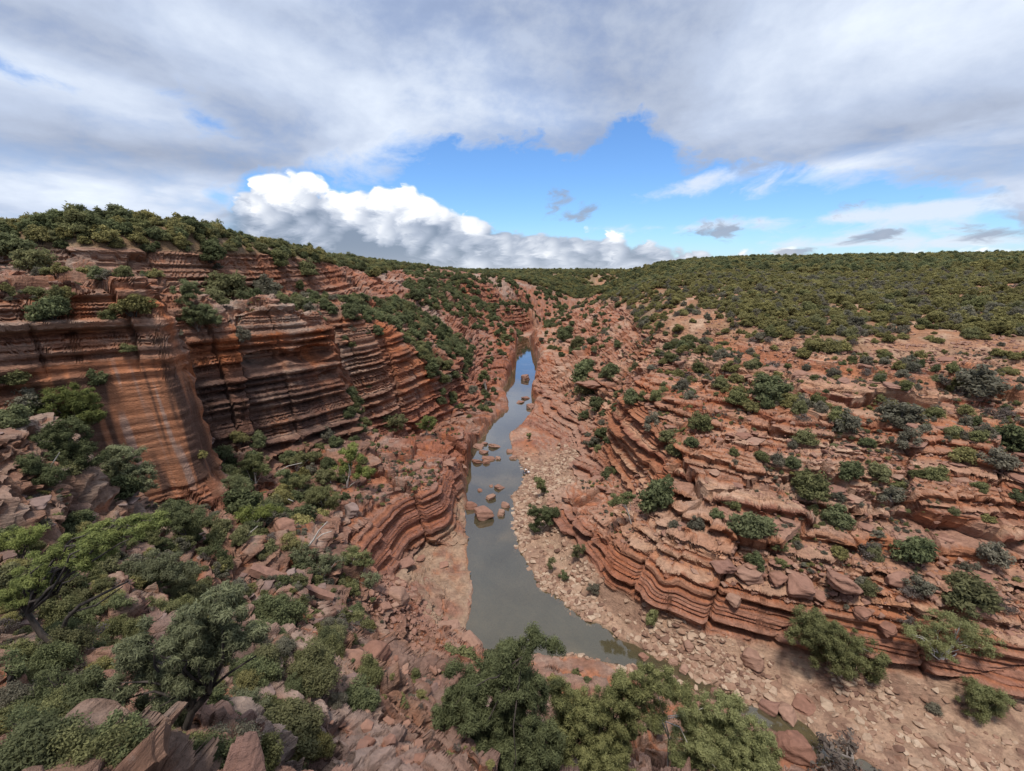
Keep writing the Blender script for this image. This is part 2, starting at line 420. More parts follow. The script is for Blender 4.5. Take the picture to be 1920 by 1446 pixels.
# travel is towards the camera, so the right bank as seen in the photograph lies to the left of travel
gs = np.where(gside < 0, 1.0, -1.0)

_dr = np.gradient(gh, axis=1) / np.gradient(GR, axis=1); _dt = np.gradient(gh, axis=0) / (GR * (gth[1] - gth[0]))
ggl = np.hypot(_dr, _dt)

def coarse(arr, th, r):
    a = np.clip((th - TH0) / (TH1 - TH0) * (NTH - 1), 0, NTH - 1.001)
    b = np.clip((np.log(r) - LR0) / (LR1 - LR0) * (NLR - 1), 0, NLR - 1.001)
    ai = a.astype(int); bi = b.astype(int); fa = a - ai; fb = b - bi
    return ((arr[ai, bi] * (1 - fb) + arr[ai, bi + 1] * fb) * (1 - fa) + (arr[ai + 1, bi] * (1 - fb) + arr[ai + 1, bi + 1] * fb) * fa)

# bedding: two families of beds
rg = np.random.default_rng(11)
def bedding(lo, hi, tmin, tmax, power):
    b = [lo]
    while b[-1] < hi: b.append(b[-1] + tmin + (tmax - tmin) * rg.random() ** power)
    b = np.array(b); return b, rg.random(len(b))
BIG, BIGH = bedding(-6, 70, 1.8, 4.2, 1.2)
SML, SMLH = bedding(-6, 70, 0.28, 1.6, 2.1)

def terrace(z, B, Hd, tread, rise, h0, h1):
    i = np.clip(np.searchsorted(B, z, side='right') - 1, 0, len(B) - 2)
    t = B[i + 1] - B[i]; p = (z - B[i]) / t
    hard = h0 + (h1 - h0) * Hd[i]
    q = np.where(p < tread, p / tread * rise, rise + (p - tread) / (1 - tread) * (1 - rise))
    q = p * (1 - hard) + q * hard
    return B[i] + q * t, q, i, t, hard

def dip(x, y): return 0.55 * fbm(x, y, 26, 2, 333) + 0.020 * x - 0.012 * y + 0.9 * np.sin(x * 0.05 + 1.0) * np.cos(y * 0.035)

def land(th, r):
    """final height and everything the colours need"""
    x, y = r * np.sin(th), r * np.cos(th)
    h0 = coarse(gh, th, r); sd = coarse(gsd, th, r); sg = coarse(gs, th, r)
    near = 1 - smooth(350, 700, r)
    d = dip(x, y)
    n1 = fbm(x, y, 14, 3, 1)
    sd = sd + (fbm(x, y, 3.4, 3, 63) * 0.75 + fbm(x, y, 1.1, 2, 66) * 0.22) * (1 - smooth(180, 260, r))
    # every bed breaks along lines of its own
    k0 = np.searchsorted(SML, h0 + d + n1 * 0.8)
    xo, yo = x + (k0 * 9.17) % 211, y - (k0 * 6.31) % 173
    lod3 = 1 - smooth(70, 160, r)
    g2 = fbm(x, y, 4.2, 3, 20)
    n2 = fbm(xo, yo, 4.8, 3, 24); n3 = fbm(xo, yo, 1.3, 2, 30) * lod3
    c1, e1 = cells(xo + n2 * 0.8, yo + n3 * 0.3, 3.4, 3); c2, e2 = cells(x + n3 * 0.3, y, 1.35, 5)
    c2 = 0.5 + (c2 - 0.5) * lod3
    right = smooth(-0.2, 0.2, sg)
    pn = n1 * 2.2 + g2 * 1.4
    soil_r = right * smooth(22.0, 25.5, h0 + pn + smooth(60, 140, r) * 1.5)
    soil_l = (1 - right) * smooth(38.3, 39.2, h0 + n1 * 0.6 + smooth(110, 160, r) * 2.5)
    soil = np.clip(soil_r + soil_l + smooth(330, 520, r), 0, 1)
    gravel = right * (1 - smooth(1.7, 2.3, h0 + n3 * 0.25)) * (1 - smooth(82, 95, y))
    gravel = np.clip(gravel, 0, 1)
    rock = (1 - soil) * (1 - gravel)
    lowsh = (1 - smooth(1.6, 3.0, h0)) * (1 - right)                 # water-worn shelves on the left bank
    bench = right * smooth(40, 60, y) * (1 - smooth(3.6, 5.0, h0))   # smooth red bench on the right bank
    amp = rock * near
    slab = smooth(-18, -15.5, x) * smooth(-5, -7, x) * smooth(44, 47, y) * smooth(82, 74, y) * smooth(1.2, 2, h0) * (1 - right)
    massive = smooth(-44.5, -39.5, x + n1 * 1.5) * smooth(-29, -32, x) * smooth(35, 38, y) * smooth(51, 48.5, y) * smooth(13, 15, h0) * smooth(29, 25.5, h0 + n1)   # the great buttress
    lookout = (1 - right) * smooth(36, 26, y)
    calm = 1 - 0.65 * np.maximum(lowsh, bench)
    cliff = smooth(0.9, 2.2, coarse(ggl, th, r))
    quiet = (1 - 0.75 * cliff) * (1 - 0.9 * massive)
    c3, e3 = cells(x + g2 * 1.2, y * 1.25 + n1 * 1.5, 7.0, 9)
    warp = n1 * 1.1 + (c3 - 0.5) * 1.7 * (1 - 0.5 * cliff) * (1 - massive) + quiet * (n2 * 0.55 + n3 * 0.16 + (c1 - 0.5) * (0.35 + 0.55 * lookout) + (c2 - 0.5) * (0.14 + 0.30 * lookout))
    zin = h0 + warp * calm + d
    zb, qb, ib, tb, hb = terrace(zin, BIG, BIGH, 0.62, 0.30, 0.25, 0.85)
    zs, qs, is_, ts, hs = terrace(zb + n3 * 0.08 + (c2 - 0.5) * 0.12, SML, SMLH, 0.66, 0.16, 0.55, 0.98)
    crisp = 0.68 + 0.32 * smooth(-0.35, 0.25, fbm(x, y, 10, 3, 52) + 0.25 * n2)
    crisp = np.maximum(crisp, smooth(0.6, 0.9, BIGH[ib]) * 0.9)
    crisp = np.maximum(crisp, lookout * 0.9)
    zr = (zs * crisp + (zb + n3 * 0.2 + n2 * 0.12) * (1 - crisp)) - d + n3 * 0.05
    crack = (smooth(0.0, 0.07, e1) - 1) * 0.22 * lod3
    zr = zr + crack * (1 - massive) + (smooth(0.0, 0.06, e3) - 1) * 0.7 * (1 - massive) * (1 - smooth(120, 240, r)) * (1 - 0.7 * np.maximum(lowsh, bench))
    zr = zr + lookout * (n3 * 0.10 + (smooth(0.0, 0.10, e2) - 1) * 0.16)
    # a cliff keeps its even face; there the beds stand out sideways only
    face = smooth(0.8, 1.7, coarse(ggl, th, r)) * near
    zf = h0 + n1 * 0.5 + (c3 - 0.5) * 0.8 * (1 - massive)
    zr = zr * (1 - face) + zf * face
    kf = np.clip(np.searchsorted(SML, zf + d, side='right') - 1, 0, len(SML) - 2)
    pf = (zf + d - SML[kf]) / (SML[kf + 1] - SML[kf])
    onf = face > 0.5
    qs = np.where(onf, 0.17 + 0.83 * pf, qs); is_ = np.where(onf, kf, is_); ts = np.where(onf, (SML[kf + 1] - SML[kf]), ts); hs = np.where(onf, 0.55 + 0.43 * SMLH[kf], hs)
    kb = np.clip(np.searchsorted(BIG, zf + d, side='right') - 1, 0, len(BIG) - 2)
    qb = np.where(onf, (zf + d - BIG[kb]) / (BIG[kb + 1] - BIG[kb]), qb); ib = np.where(onf, kb, ib); tb = np.where(onf, BIG[kb + 1] - BIG[kb], tb); hb = np.where(onf, 0.25 + 0.6 * BIGH[kb], hb)
    # loose rubble on soil and gravel
    stones = (1 - np.clip(e2 * 2.0, 0, 1))
    zsoil = h0 + n1 * 0.5 + g2 * 0.35
    zgrav = h0 + g2 * 0.14 + (c2 - 0.5) * 0.22 * (1 - stones)
    h = zr * amp + zgrav * gravel * (1 - soil) + zsoil * soil + (1 - near) * rock * h0
    # the river bed and the water's edge
    bank = 0.10 + 0.28 * np.maximum(sd, 0) ** 0.9
    h = np.where(sd > 0, np.maximum(h, np.minimum(bank, 0.22 + n3 * 0.1)), h)
    k = 1 - smooth(0.0, 2.2, sd); k = k * (gravel + 0.25 * (1 - gravel))
    h = np.where(sd > 0, h * (1 - k) + np.minimum(h, bank + n3 * 0.08) * k, h)
    bed = -0.10 - 0.30 * np.minimum(-sd, 3.2) + g2 * 0.12
    wall = smooth(-0.05, 0.55, sd)
    h = np.where(sd < -0.05, bed, bed * (1 - wall) + h * wall)
    amp = amp * smooth(0.0, 0.4, sd)
    return dict(x=x, y=y, h=h, h0=h0, sd=sd, right=right, soil=soil, gravel=gravel, rock=rock * smooth(-0.2, 0.3, sd), amp=amp, q=qs, i=is_, t=ts, hard=hs, qb=qb, ib=ib, tb=tb, hb=hb,
                n1=n1, n2=n2, n3=n3, c3=c3, e3=e3, face=face, c1=c1, c2=c2, e2=e2, crisp=crisp, slab=slab, massive=massive, lookout=lookout, lowsh=lowsh, bench=bench)

# ------------------------------------------------------------------ mesh of the land: polar rows that follow the relief
CAVES = [Q(a, b, d_) + (r1, r2, dp) for a, b, d_, r1, r2, dp in ((505, 672, 66, 4.2, 1.3, 2.2), (590, 664, 71, 4.4, 1.5, 2.4), (15, 740, 36, 3.0, 1.0, 2.0), (20, 590, 42, 2.4, .7, 1.5), (245, 540, 56, 1.2, .7, 1.4), (560, 725, 70, 1.2, .8, 1.2), (480, 580, 70, 3.0, .8, 1.6), (620, 700, 74, 3.0, .8, 1.5), (740, 680, 100, 4.0, 1.0, 2.0))]
NC, NRW = 1160, 700
NFINE = 1500
def build_land():
    th = np.linspace(TH0, TH1, NC)
    fr = np.exp(np.linspace(LR0, math.log(560.0), NFINE))
    # relief profile on every second column is enough to steer the rows
    tc = th[::2]
    T, R = np.meshgrid(tc, fr, indexing='ij')
    D = land(T.ravel(), R.ravel()); Hh = D['h'].reshape(T.shape)
    phi = np.arctan2(Hh - CAM_H, R)
    dr = np.diff(R, axis=1); dz = np.diff(Hh, axis=1)
    dist = np.sqrt(R[:, 1:] ** 2 + (Hh[:, 1:] - CAM_H) ** 2)
    fc = D['face'].reshape(T.shape)[:, 1:]
    w = np.abs(np.diff(phi, axis=1)) * (1 + 0.9 * fc) + 0.22 * np.sqrt(dr ** 2 + dz ** 2) / dist
    w = w * np.where(phi[:, 1:] < np.arctan(-1.325 * np.cos(tc))[:, None] - 0.07, 0.13, 1.0) * np.where(R[:, 1:] > 300, 0.5, 1.0)      # steeply below the lookout: coarse
    k = np.exp(-0.5 * (np.arange(-6, 7) / 2.0) ** 2); k /= k.sum()
    pad = np.pad(w, ((6, 6), (0, 0)), mode='edge')
    w = sum(pad[i:i + w.shape[0]] * k[i] for i in range(13))
    cum = np.concatenate([np.zeros((len(tc), 1)), np.cumsum(w, axis=1)], axis=1)
    cum /= cum[:, -1:]
    NF = 26
    u = np.linspace(0, 1, NRW - NF)
    rows3 = np.stack([np.interp(u, cum[i], np.log(fr)) for i in range(len(tc))])
    rows = np.stack([np.interp(th, tc, rows3[:, j]) for j in range(rows3.shape[1])], axis=1)
    farr = np.log(np.geomspace(570, 6800, NF))
    rows = np.concatenate([rows, np.tile(farr, (NC, 1))], axis=1)
    R = np.exp(rows); T = np.tile(th[:, None], (1, NRW))
    D = land(T.ravel(), R.ravel())
    g = lambda k_: D[k_].reshape(NC, NRW)
    # outward (downslope) direction of the unstepped relief
    e = 0.9
    X_, Y_ = D['x'], D['y']
    def h0_at(x, y): return coarse(gh, np.arctan2(x, y), np.maximum(np.hypot(x, y), 2.3))
    gx_ = (h0_at(X_ + e, Y_) - h0_at(X_ - e, Y_)) / (2 * e); gy_ = (h0_at(X_, Y_ + e) - h0_at(X_, Y_ - e)) / (2 * e)
    gl = np.hypot(gx_, gy_) + 1e-6
    ox, oy = -gx_ / gl, -gy_ / gl
    steep = smooth(0.10, 0.45, gl)
    # lips and undercuts of the beds
    small = np.interp(D['q'], [0, .10, .17, .40, .80, 1.0], [.9, .3, -1.0, -.55, .85, .9])
    onf = D['face'] > 0.5
    small = np.where(onf, np.interp(D['q'], [.17, .24, .42, .60, .92, 1.0], [.3, -1.0, -.8, .35, .9, .3]) * (0.35 + 1.1 * smooth(-0.35, 0.35, fbm(X_ + D['i'] * 17.7, Y_ - D['i'] * 9.3, 6.0, 3, 210))), small)
    small = small * D['t'] * (0.25 + 0.55 * D['hard']) * np.where(onf, 1.0, 0.6 + 0.9 * np.abs(D['n2']))
    big = np.interp(D['qb'], [0, .18, .34, .55, .85, 1.0], [.6, .2, -1.0, -.7, .6, .6]) * D['tb'] * 0.30 * D['hb'] * smooth(-0.5, 0.4, D['n1'] * 1.5 + D['n2'])
    joint = (1 - D['massive']) * ((D['c1'] - 0.5) * 1.6 * (1 - 0.8 * D['face']) + (D['c2'] - 0.5) * 0.4 * (1 - D['face']) + (D['c3'] - 0.5) * 5.0 - (1 - smooth(0.0, 0.10, D['e3'])) * 2.5)
    mv = (small * D['crisp'] * (1 - 0.6 * D['slab']) + big + joint * 0.22) * (1 - 0.90 * D['massive'])  * steep * D['amp'] * smooth(0.0, 0.8, D['sd'])
    for cx_, cy_, cz_, rx_, rz_, dp in CAVES:
        q_ = ((X_ - cx_) ** 2 + (Y_ - cy_) ** 2) / rx_ ** 2 + ((D['h'] - cz_) / rz_) ** 2
        mv = mv - dp * smooth(1.0, 0.35, q_) * smooth(0.5, 1.0, gl)
    Xd, Yd, Zd = X_ + ox * mv, Y_ + oy * mv, D['h']
    D['gl'] = gl; D['steep'] = steep
    return D, Xd, Yd, Zd
LAND, LX, LY, LZ = build_land()

def mixc(a, b, t): return a * (1 - t[:, None]) + np.asarray(b)[None, :] * t[:, None]
def col(*c): return np.array(c, float)

def project(x, y, z):
    w = z - CAM_H
    f = y * CT - w * ST; f = np.where(f > 0.05, f, 0.05); u = y * ST + w * CT
    return 960 + F_PX * x / f, 723 - F_PX * u / f

def land_colour(D, x, y, z):
    n = len(x)
    rnd = np.random.default_rng(5)
    bedr = rnd.random(600)[D['i'] % 600]; bedr2 = rnd.random(600)[(D['i'] * 7 + 3) % 600]; bigr = rnd.random(90)[D['ib'] % 90]
    st = fbm(x, y, 7, 3, 41); blot = fbm(x * 1.0 + z * 0.7, y, 2.2, 3, 44); fine = fbm(x + z * 1.3, y - z * 0.9, 0.5, 2, 47)
    left = 1 - D['right']
    # right slope: salmon sandstone
    cr = mixc(np.tile(col(.36, .168, .096), (n, 1)), (.48, .295, .195), smooth(0.35, 0.9, bedr))
    cr = mixc(cr, (.25, .10, .065), smooth(0.62, 0.95, bedr2) * 0.9)
    cr = mixc(cr, (.46, .165, .062), smooth(0.1, 0.7, st) * 0.5)
    cr = mixc(cr, (.30, .145, .105), smooth(7, 3.5, z) * 0.75)                       # lower beds: deeper red
    # left walls: greyer, with orange scars
    cl = mixc(np.tile(col(.275, .155, .105), (n, 1)), (.345, .235, .180), smooth(0.4, 0.95, bedr))
    cl = mixc(cl, (.17, .088, .064), smooth(0.6, 0.95, bedr2) * 0.8)
    orange = smooth(0.12, 0.5, st + blot * 0.35 + (bigr - 0.5) * 0.7)
    cl = mixc(cl, (.42, .145, .055), orange * 0.85 * smooth(0.5, 1.3, D['gl']))
    cl = mixc(cl, (.26, .118, .086), smooth(12, 5, z) * smooth(30, 45, y) * 0.85)      # red beds low on the left
    cl = mixc(cl, (.275, .155, .11), smooth(3.2, 1.6, z) * 0.8)
    cl = mixc(cl, (.265, .108, .070), smooth(80, 150, y) * 0.6)
    cr = mixc(cr, (.275, .112, .070), smooth(85, 150, y) * 0.65)
    cr = mixc(cr, (.27, .128, .092), D['bench'] * 0.7)
    near = smooth(34, 22, y) * left
    cl = mixc(cl, (.275, .195, .175), near * smooth(-0.3, 0.5, st) * 0.8)             # mauve-grey lichened rock near the lookout
    c = cl * left[:, None] + cr * D['right'][:, None]
    # weathered, lichen-grey bed tops
    pat = fbm(x + z * 0.6, y - z * 0.4, 11, 3, 140)
    c = mixc(c, (.50, .37, .275), smooth(0.05, 0.45, pat) * 0.42 * D['right'])
    c = mixc(c, (.33, .115, .055), smooth(0.12, 0.5, -pat) * 0.55)
    c = mixc(c, (.39, .335, .285), smooth(0.05, 0.45, pat) * 0.55 * left * smooth(14, 20, z))
    flat = smooth(0.30, 0.02, np.abs(D['q'] - 0.06)) * smooth(1.6, 0.5, D['gl'])
    c = mixc(c, (.46, .33, .25), flat * 0.38 * D['right'])
    c = mixc(c, (.33, .275, .235), flat * 0.45 * left * smooth(-0.2, 0.5, blot))
    # fresh orange rock under the ledges
    und = smooth(.12, .2, D['q']) * smooth(.55, .35, D['q']) * smooth(0.5, 0.8, D['hard'])
    c = mixc(c, (.40, .135, .05), und * 0.55)
    # the buttress: orange face with black rain streaks; the dark wall behind it
    butt = D['massive'] * smooth(0.7, 1.3, D['gl'])
    run = vnoise((x + y) * 0.62 + z * 0.10, z * 0.06, 61) + 0.6 * vnoise((x + y) * 1.7 + z * 0.2, z * 0.14, 62)
    c = mixc(c, (.40, .19, .105), butt * 0.8)
    c = mixc(c, (.075, .05, .042), butt * smooth(0.08, 0.5, run) * 0.85)
    c = mixc(c, (.36, .33, .31), butt * smooth(0.35, 0.6, -run) * 0.45)
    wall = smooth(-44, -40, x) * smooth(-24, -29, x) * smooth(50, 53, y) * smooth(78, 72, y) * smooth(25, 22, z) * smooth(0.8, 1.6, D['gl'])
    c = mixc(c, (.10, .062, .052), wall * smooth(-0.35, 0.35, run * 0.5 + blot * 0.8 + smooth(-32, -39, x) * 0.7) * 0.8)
    # soil and gravel
    cs = mixc(np.tile(col(.36, .185, .105), (n, 1)), (.43, .30, .21), smooth(-0.2, 0.6, blot))
    cs = mixc(cs, (.20, .145, .085), smooth(-0.2, 0.5, st) * 0.7)
    cs = mixc(cs, (.19, .145, .085), left * 0.7)
    c = c * (1 - D['soil'])[:, None] + cs * D['soil'][:, None]
    rr = np.hypot(x, y)
    cs = mixc(cs, (.085, .088, .045), smooth(230, 480, rr + st * 60) * 0.95)
    cg = mixc(np.tile(col(.40, .27, .19), (n, 1)), (.28, .175, .125), smooth(0.3, 0.8, D['c2']))
    sand = smooth(0.25, 0.5, fbm(x, y, 5, 2, 77)) * smooth(3.0, 4.5, D['sd'])
    cg = mixc(cg, (.47, .34, .24), sand * 0.8)
    c = c * (1 - D['gravel'])[:, None] + cg * D['gravel'][:, None]
    # river bed: silt, olive weed, pale sand
    wet = smooth(0.06, -0.10, z)
    cw = mixc(np.tile(col(.13, .105, .07), (n, 1)), (.36, .29, .20), smooth(0.0, 0.5, fbm(x, y, 6, 3, 81)))
    cw = mixc(cw, (.16, .105, .04), smooth(-1.2, -0.1, D['sd']) * 0.5)
    c = mixc(c, (1, 1, 1), np.zeros(n)) * (1 - wet)[:, None] + cw * wet[:, None]
    # pale dried line at the water's edge on the left
    rim = smooth(0.15, 0.35, D['sd']) * smooth(0.9, 0.6, D['sd']) * left * smooth(30, 34, y) * smooth(72, 66, y)
    c = mixc(c, (.50, .38, .27), rim * 0.3)
    qx, qy = project(x, y, z)
    shelf = in_poly(qx, qy, np.array([(720, 1100), (800, 1020), (868, 930), (884, 1050), (872, 1190), (790, 1190)], float)) * left * smooth(2.8, 1.8, z) * smooth(0.0, 0.1, z)
    c = mixc(c, (.36, .26, .18), shelf * smooth(-0.35, 0.25, blot) * 0.75)
    c = c * (1 + 0.16 * fine + 0.10 * blot)[:, None]
    return np.clip(c * np.array([.88, .825, .785]), 0.01, 0.8)

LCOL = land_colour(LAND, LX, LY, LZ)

def rock_material(name, rough=0.9):
    m = bpy.data.materials.new(name); m.use_nodes = True
    nt = m.node_tree; nt.nodes.clear(); X.nt = nt
    at = node('ShaderNodeAttribute', attribute_name='tint')
    geo = node('ShaderNodeNewGeometry'); pos = geo.outputs['Position']
    mp = node('ShaderNodeMapping'); nt.links.new(pos, mp.inputs[0]); mp.inputs['Scale'].default_value = (1, 1, 6.5)
    lam = noise(mp.outputs[0], 1.0, 9, 0.70)
    gr = noise(pos, 3.3, 8, 0.68)
    sp = noise(pos, 1.7, 6, 0.7)
    v = (lam * 0.6 + gr * 0.4 - 0.5) * 2.8 * X(at.outputs['Alpha']) + 1.0
    c = mix(1.0, at.outputs['Color'], mixg(v), 'MULTIPLY')
    c = mix(sstep(sp, 0.60, 0.74) * 0.35, c, (0.16, 0.115, 0.095))     # dark lichen specks
    c = mix(sstep(gr, 0.62, 0.75) * 0.25, c, (0.50, 0.42, 0.35))
    b1 = node('ShaderNodeBump'); b1.inputs['Strength'].default_value = 1.0; b1.inputs['Distance'].default_value = 0.34
    nt.links.new((lam * 0.7 + gr * 0.5).s, b1.inputs['Height']); nt.links.new(at.outputs['Alpha'], b1.inputs['Strength'])
    p = node('ShaderNodeBsdfPrincipled'); nt.links.new(c, p.inputs['Base Color']); p.inputs['Roughness'].default_value = rough
    p.inputs['Specular IOR Level'].default_value = 0.25
    nt.links.new(b1.outputs[0], p.inputs['Normal'])
    o = node('ShaderNodeOutputMaterial'); nt.links.new(p.outputs[0], o.inputs[0])
    return m
def mixg(v):
    n = node('ShaderNodeCombineColor')
    for i in range(3): X.nt.links.new(v.s, n.inputs[i])
    return n.outputs[0]
M_ROCK = rock_material('layered_sandstone')

def split_land():
    idx = np.arange(NC * NRW).reshape(NC, NRW)
    f = np.stack([idx[:-1, :-1], idx[1:, :-1], idx[1:, 1:], idx[:-1, 1:]], -1).reshape(-1, 4)
    f = f[:, ::-1]
    c0 = f[:, 0]
    D = LAND
    reg = np.full(len(f), 0)
    left = D['right'][c0] < 0.5
    reg[~left] = 1
    reg[(~left) & (D['gravel'][c0] > 0.5)] = 2
    reg[(D['soil'][c0] > 0.5) & (~left)] = 3
    reg[left & (D['soil'][c0] > 0.5)] = 4
    reg[left & (LY[c0] < 34) & (D['soil'][c0] <= 0.5)] = 5
    reg[np.hypot(LX[c0], LY[c0]) > 430] = 6
    reg[D['sd'][c0] < 0] = 7
    names = ['left_canyon_wall', 'right_canyon_slope', 'gravel_bank', 'right_plateau', 'left_hilltop', 'lookout_slope', 'far_plateau', 'river_bed']
    labels = ['layered red sandstone canyon wall on the left bank', 'stepped salmon sandstone slope on the right bank', 'pale gravel bank between the river and the first ledge', 'gently rising sandy ground under the scrub on the right',
              'sandy hilltop along the left skyline', 'steep rocky slope below the lookout', 'far flat plateau on the horizon', 'silty bed of the shallow river']
    V = np.stack([LX, LY, LZ], 1); C4 = np.concatenate([LCOL, (1 - 0.35 * LAND['massive'])[:, None]], 1)
    out = {}
    for k, nm in enumerate(names):
        ff = f[reg == k]
        if not len(ff): continue
        u, inv = np.unique(ff, return_inverse=True)
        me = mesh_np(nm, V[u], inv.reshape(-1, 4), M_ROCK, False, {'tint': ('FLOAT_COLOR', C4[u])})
        o = link(nm, me); tag(o, labels[k], None, None, 'structure'); out[nm] = o
    return out
GROUND = split_land()

# ------------------------------------------------------------------ ground lookup for everything that stands on it
LZ2 = LZ.reshape(NC, NRW); LR2 = np.hypot(LAND['x'], LAND['y']).reshape(NC, NRW)
def ground(x, y):
    th = math.atan2(x, y); r = math.hypot(x, y)
    i = min(NC - 1, max(0, int(round((th - TH0) / (TH1 - TH0) * (NC - 1)))))
    return float(np.interp(r, LR2[i], LZ2[i]))

def at_pixel(px, py, lift=0.0):
    """where the line of sight through a picture point first meets the land"""
    dx, dy, dz = pix_dir(px, py)
    l = math.hypot(dx, dy); s = dz / l
    th = math.atan2(dx, dy)
    i = min(NC - 1, max(0, int(round((th - TH0) / (TH1 - TH0) * (NC - 1)))))
    r = LR2[i]; ray = CAM_H + s * r
    below = np.nonzero((LZ2[i] >= ray) & (r > 4))[0]
    if not len(below): return None
    rr = float(r[below[0]])
    return Vector((rr * math.sin(th), rr * math.cos(th), float(LZ2[i][below[0]]) + lift))

# ------------------------------------------------------------------ water
def water_material():
    m = bpy.data.materials.new('river_water'); m.use_nodes = True
    nt = m.node_tree; nt.nodes.clear(); X.nt = nt
    geo = node('ShaderNodeNewGeometry'); pos = geo.outputs['Position']
    rip = noise(pos, 1.6, 3, 0.5); rip2 = noise(pos, 0.25, 3, 0.5)
    b = node('ShaderNodeBump'); b.inputs['Strength'].default_value = 0.10; b.inputs['Distance'].default_value = 0.05
    nt.links.new((rip * sstep(rip2, 0.35, 0.7)).s, b.inputs['Height'])
    lw = node('ShaderNodeLayerWeight'); lw.inputs['Blend'].default_value = 0.5; nt.links.new(b.outputs[0], lw.inputs['Normal'])
    refl = X(lw.outputs['Facing']) ** 2.3 * 0.90 + 0.05
    gl = node('ShaderNodeBsdfGlossy'); gl.inputs['Roughness'].default_value = 0.04; nt.links.new(b.outputs[0], gl.inputs['Normal'])
    tr = node('ShaderNodeBsdfTransparent'); tr.inputs[0].default_value = (0.74, 0.70, 0.56, 1)
    df = node('ShaderNodeBsdfDiffuse')
    nt.links.new(mix(noise(pos, 0.16, 4, 0.6), (0.080, 0.078, 0.046), (0.18, 0.145, 0.085)), df.inputs[0])
    body = node('ShaderNodeMixShader'); body.inputs[0].default_value = 0.42
    nt.links.new(tr.outputs[0], body.inputs[1]); nt.links.new(df.outputs[0], body.inputs[2])
    mx = node('ShaderNodeMixShader'); nt.links.new(refl.s, mx.inputs[0])
    nt.links.new(body.outputs[0], mx.inputs[1]); nt.links.new(gl.outputs[0], mx.inputs[2])
    o = node('ShaderNodeOutputMaterial'); nt.links.new(mx.outputs[0], o.inputs[0])
    return m
def build_water():
    gx0, gx1, gy0, gy1, st = -20, 84, 3, 266, 1.0
    xs = np.arange(gx0, gx1 + st, st); ys = np.arange(gy0, gy1 + st, st)
    Xg, Yg = np.meshgrid(xs, ys, indexing='ij')
    d, _ = seg_dist(Xg, Yg, POLY, True); sd = np.where(in_poly(Xg, Yg, POLY), -d, d)
    idx = np.arange(Xg.size).reshape(Xg.shape)
    f = np.stack([idx[:-1, :-1], idx[1:, :-1], idx[1:, 1:], idx[:-1, 1:]], -1).reshape(-1, 4)
    m = sd[:-1, :-1].ravel() < 1.3
    f = f[m]; u, inv = np.unique(f, return_inverse=True)
    V = np.stack([Xg.ravel(), Yg.ravel(), np.zeros(Xg.size)], 1)[u]
    o = link('river_water', mesh_np('river_water', V, inv.reshape(-1, 4), water_material(), True))
    tag(o, 'shallow green-grey river winding through the gorge', None, None, 'structure')
build_water()

# ------------------------------------------------------------------ rock pieces
def hull_mesh(name, seed, n=18, box=0.62, flat=1.0, mat=None, levels=0, noise_amp=0.0):
    """angular block: convex hull of points on a rounded box, about 1 m across, base near z = -0.35"""
    rn = random.Random(seed); bm = bmesh.new()
    for _ in range(n):
        v = Vector((rn.uniform(-1, 1), rn.uniform(-1, 1), rn.uniform(-1, 1)))
        m = max(abs(v.x), abs(v.y), abs(v.z)); sph = v.normalized(); bx = v / m
        p = sph.lerp(bx, box) * rn.uniform(0.42, 0.52)
        bm.verts.new((p.x, p.y, p.z * flat))
    r = bmesh.ops.convex_hull(bm, input=bm.verts)
    for g in list(bm.verts):
        if not g.link_faces: bm.verts.remove(g)
    if levels:
        bmesh.ops.triangulate(bm, faces=bm.faces)
        for _ in range(levels):
            bmesh.ops.subdivide_edges(bm, edges=bm.edges, cuts=1, use_grid_fill=True)
        for _ in range(2): bmesh.ops.smooth_vert(bm, verts=bm.verts, factor=0.5, use_axis_x=True, use_axis_y=True, use_axis_z=True)
        co = np.array([v.co for v in bm.verts]); ph = seed * 3.7
        dn = fbm(co[:, 0] * 1.0 + ph + co[:, 2], co[:, 1] - ph, 0.35, 3, seed) * noise_amp
        bed = np.sin(co[:, 2] * 34 + co[:, 0] * 4 + ph + 2 * dn / max(noise_amp, .01)) * 0.22 * noise_amp
        for v, k in zip(bm.verts, dn + bed): v.co *= 1 + k
    me = bpy.data.meshes.new(name); bm.to_mesh(me); bm.free()
    if mat: me.materials.append(mat)
    return me

def stone_material(name, cols, wet=False):
    m = bpy.data.materials.new(name); m.use_nodes = True
    nt = m.node_tree; nt.nodes.clear(); X.nt = nt
    oi = node('ShaderNodeObjectInfo'); geo = node('ShaderNodeNewGeometry'); pos = geo.outputs['Position']
    rnd = X(oi.outputs['Random'])
    base = ramp(rnd, tuple((i / (len(cols) - 1), c) for i, c in enumerate(cols)))
    mp = node('ShaderNodeMapping'); nt.links.new(pos, mp.inputs[0]); mp.inputs['Scale'].default_value = (1, 1, 4)
    g1 = noise(pos, 2.6, 7, 0.66); g2 = noise(mp.outputs[0], 1.6, 6, 0.6)
    c = mix(1.0, base, mixg((g1 * 0.5 + g2 * 0.5 - 0.5) * 1.6 + 1.0), 'MULTIPLY')
    c = mix(sstep(g1, 0.58, 0.72) * 0.35, c, (0.15, 0.105, 0.085))
    b = node('ShaderNodeBump'); b.inputs['Strength'].default_value = 0.7; b.inputs['Distance'].default_value = 0.10
    nt.links.new((g1 * 0.6 + g2 * 0.6).s, b.inputs['Height'])
    p = node('ShaderNodeBsdfPrincipled'); nt.links.new(c, p.inputs['Base Color']); p.inputs['Roughness'].default_value = 0.9
    p.inputs['Specular IOR Level'].default_value = 0.25
    nt.links.new(b.outputs[0], p.inputs['Normal'])
    o = node('ShaderNodeOutputMaterial'); nt.links.new(p.outputs[0], o.inputs[0])
    return m
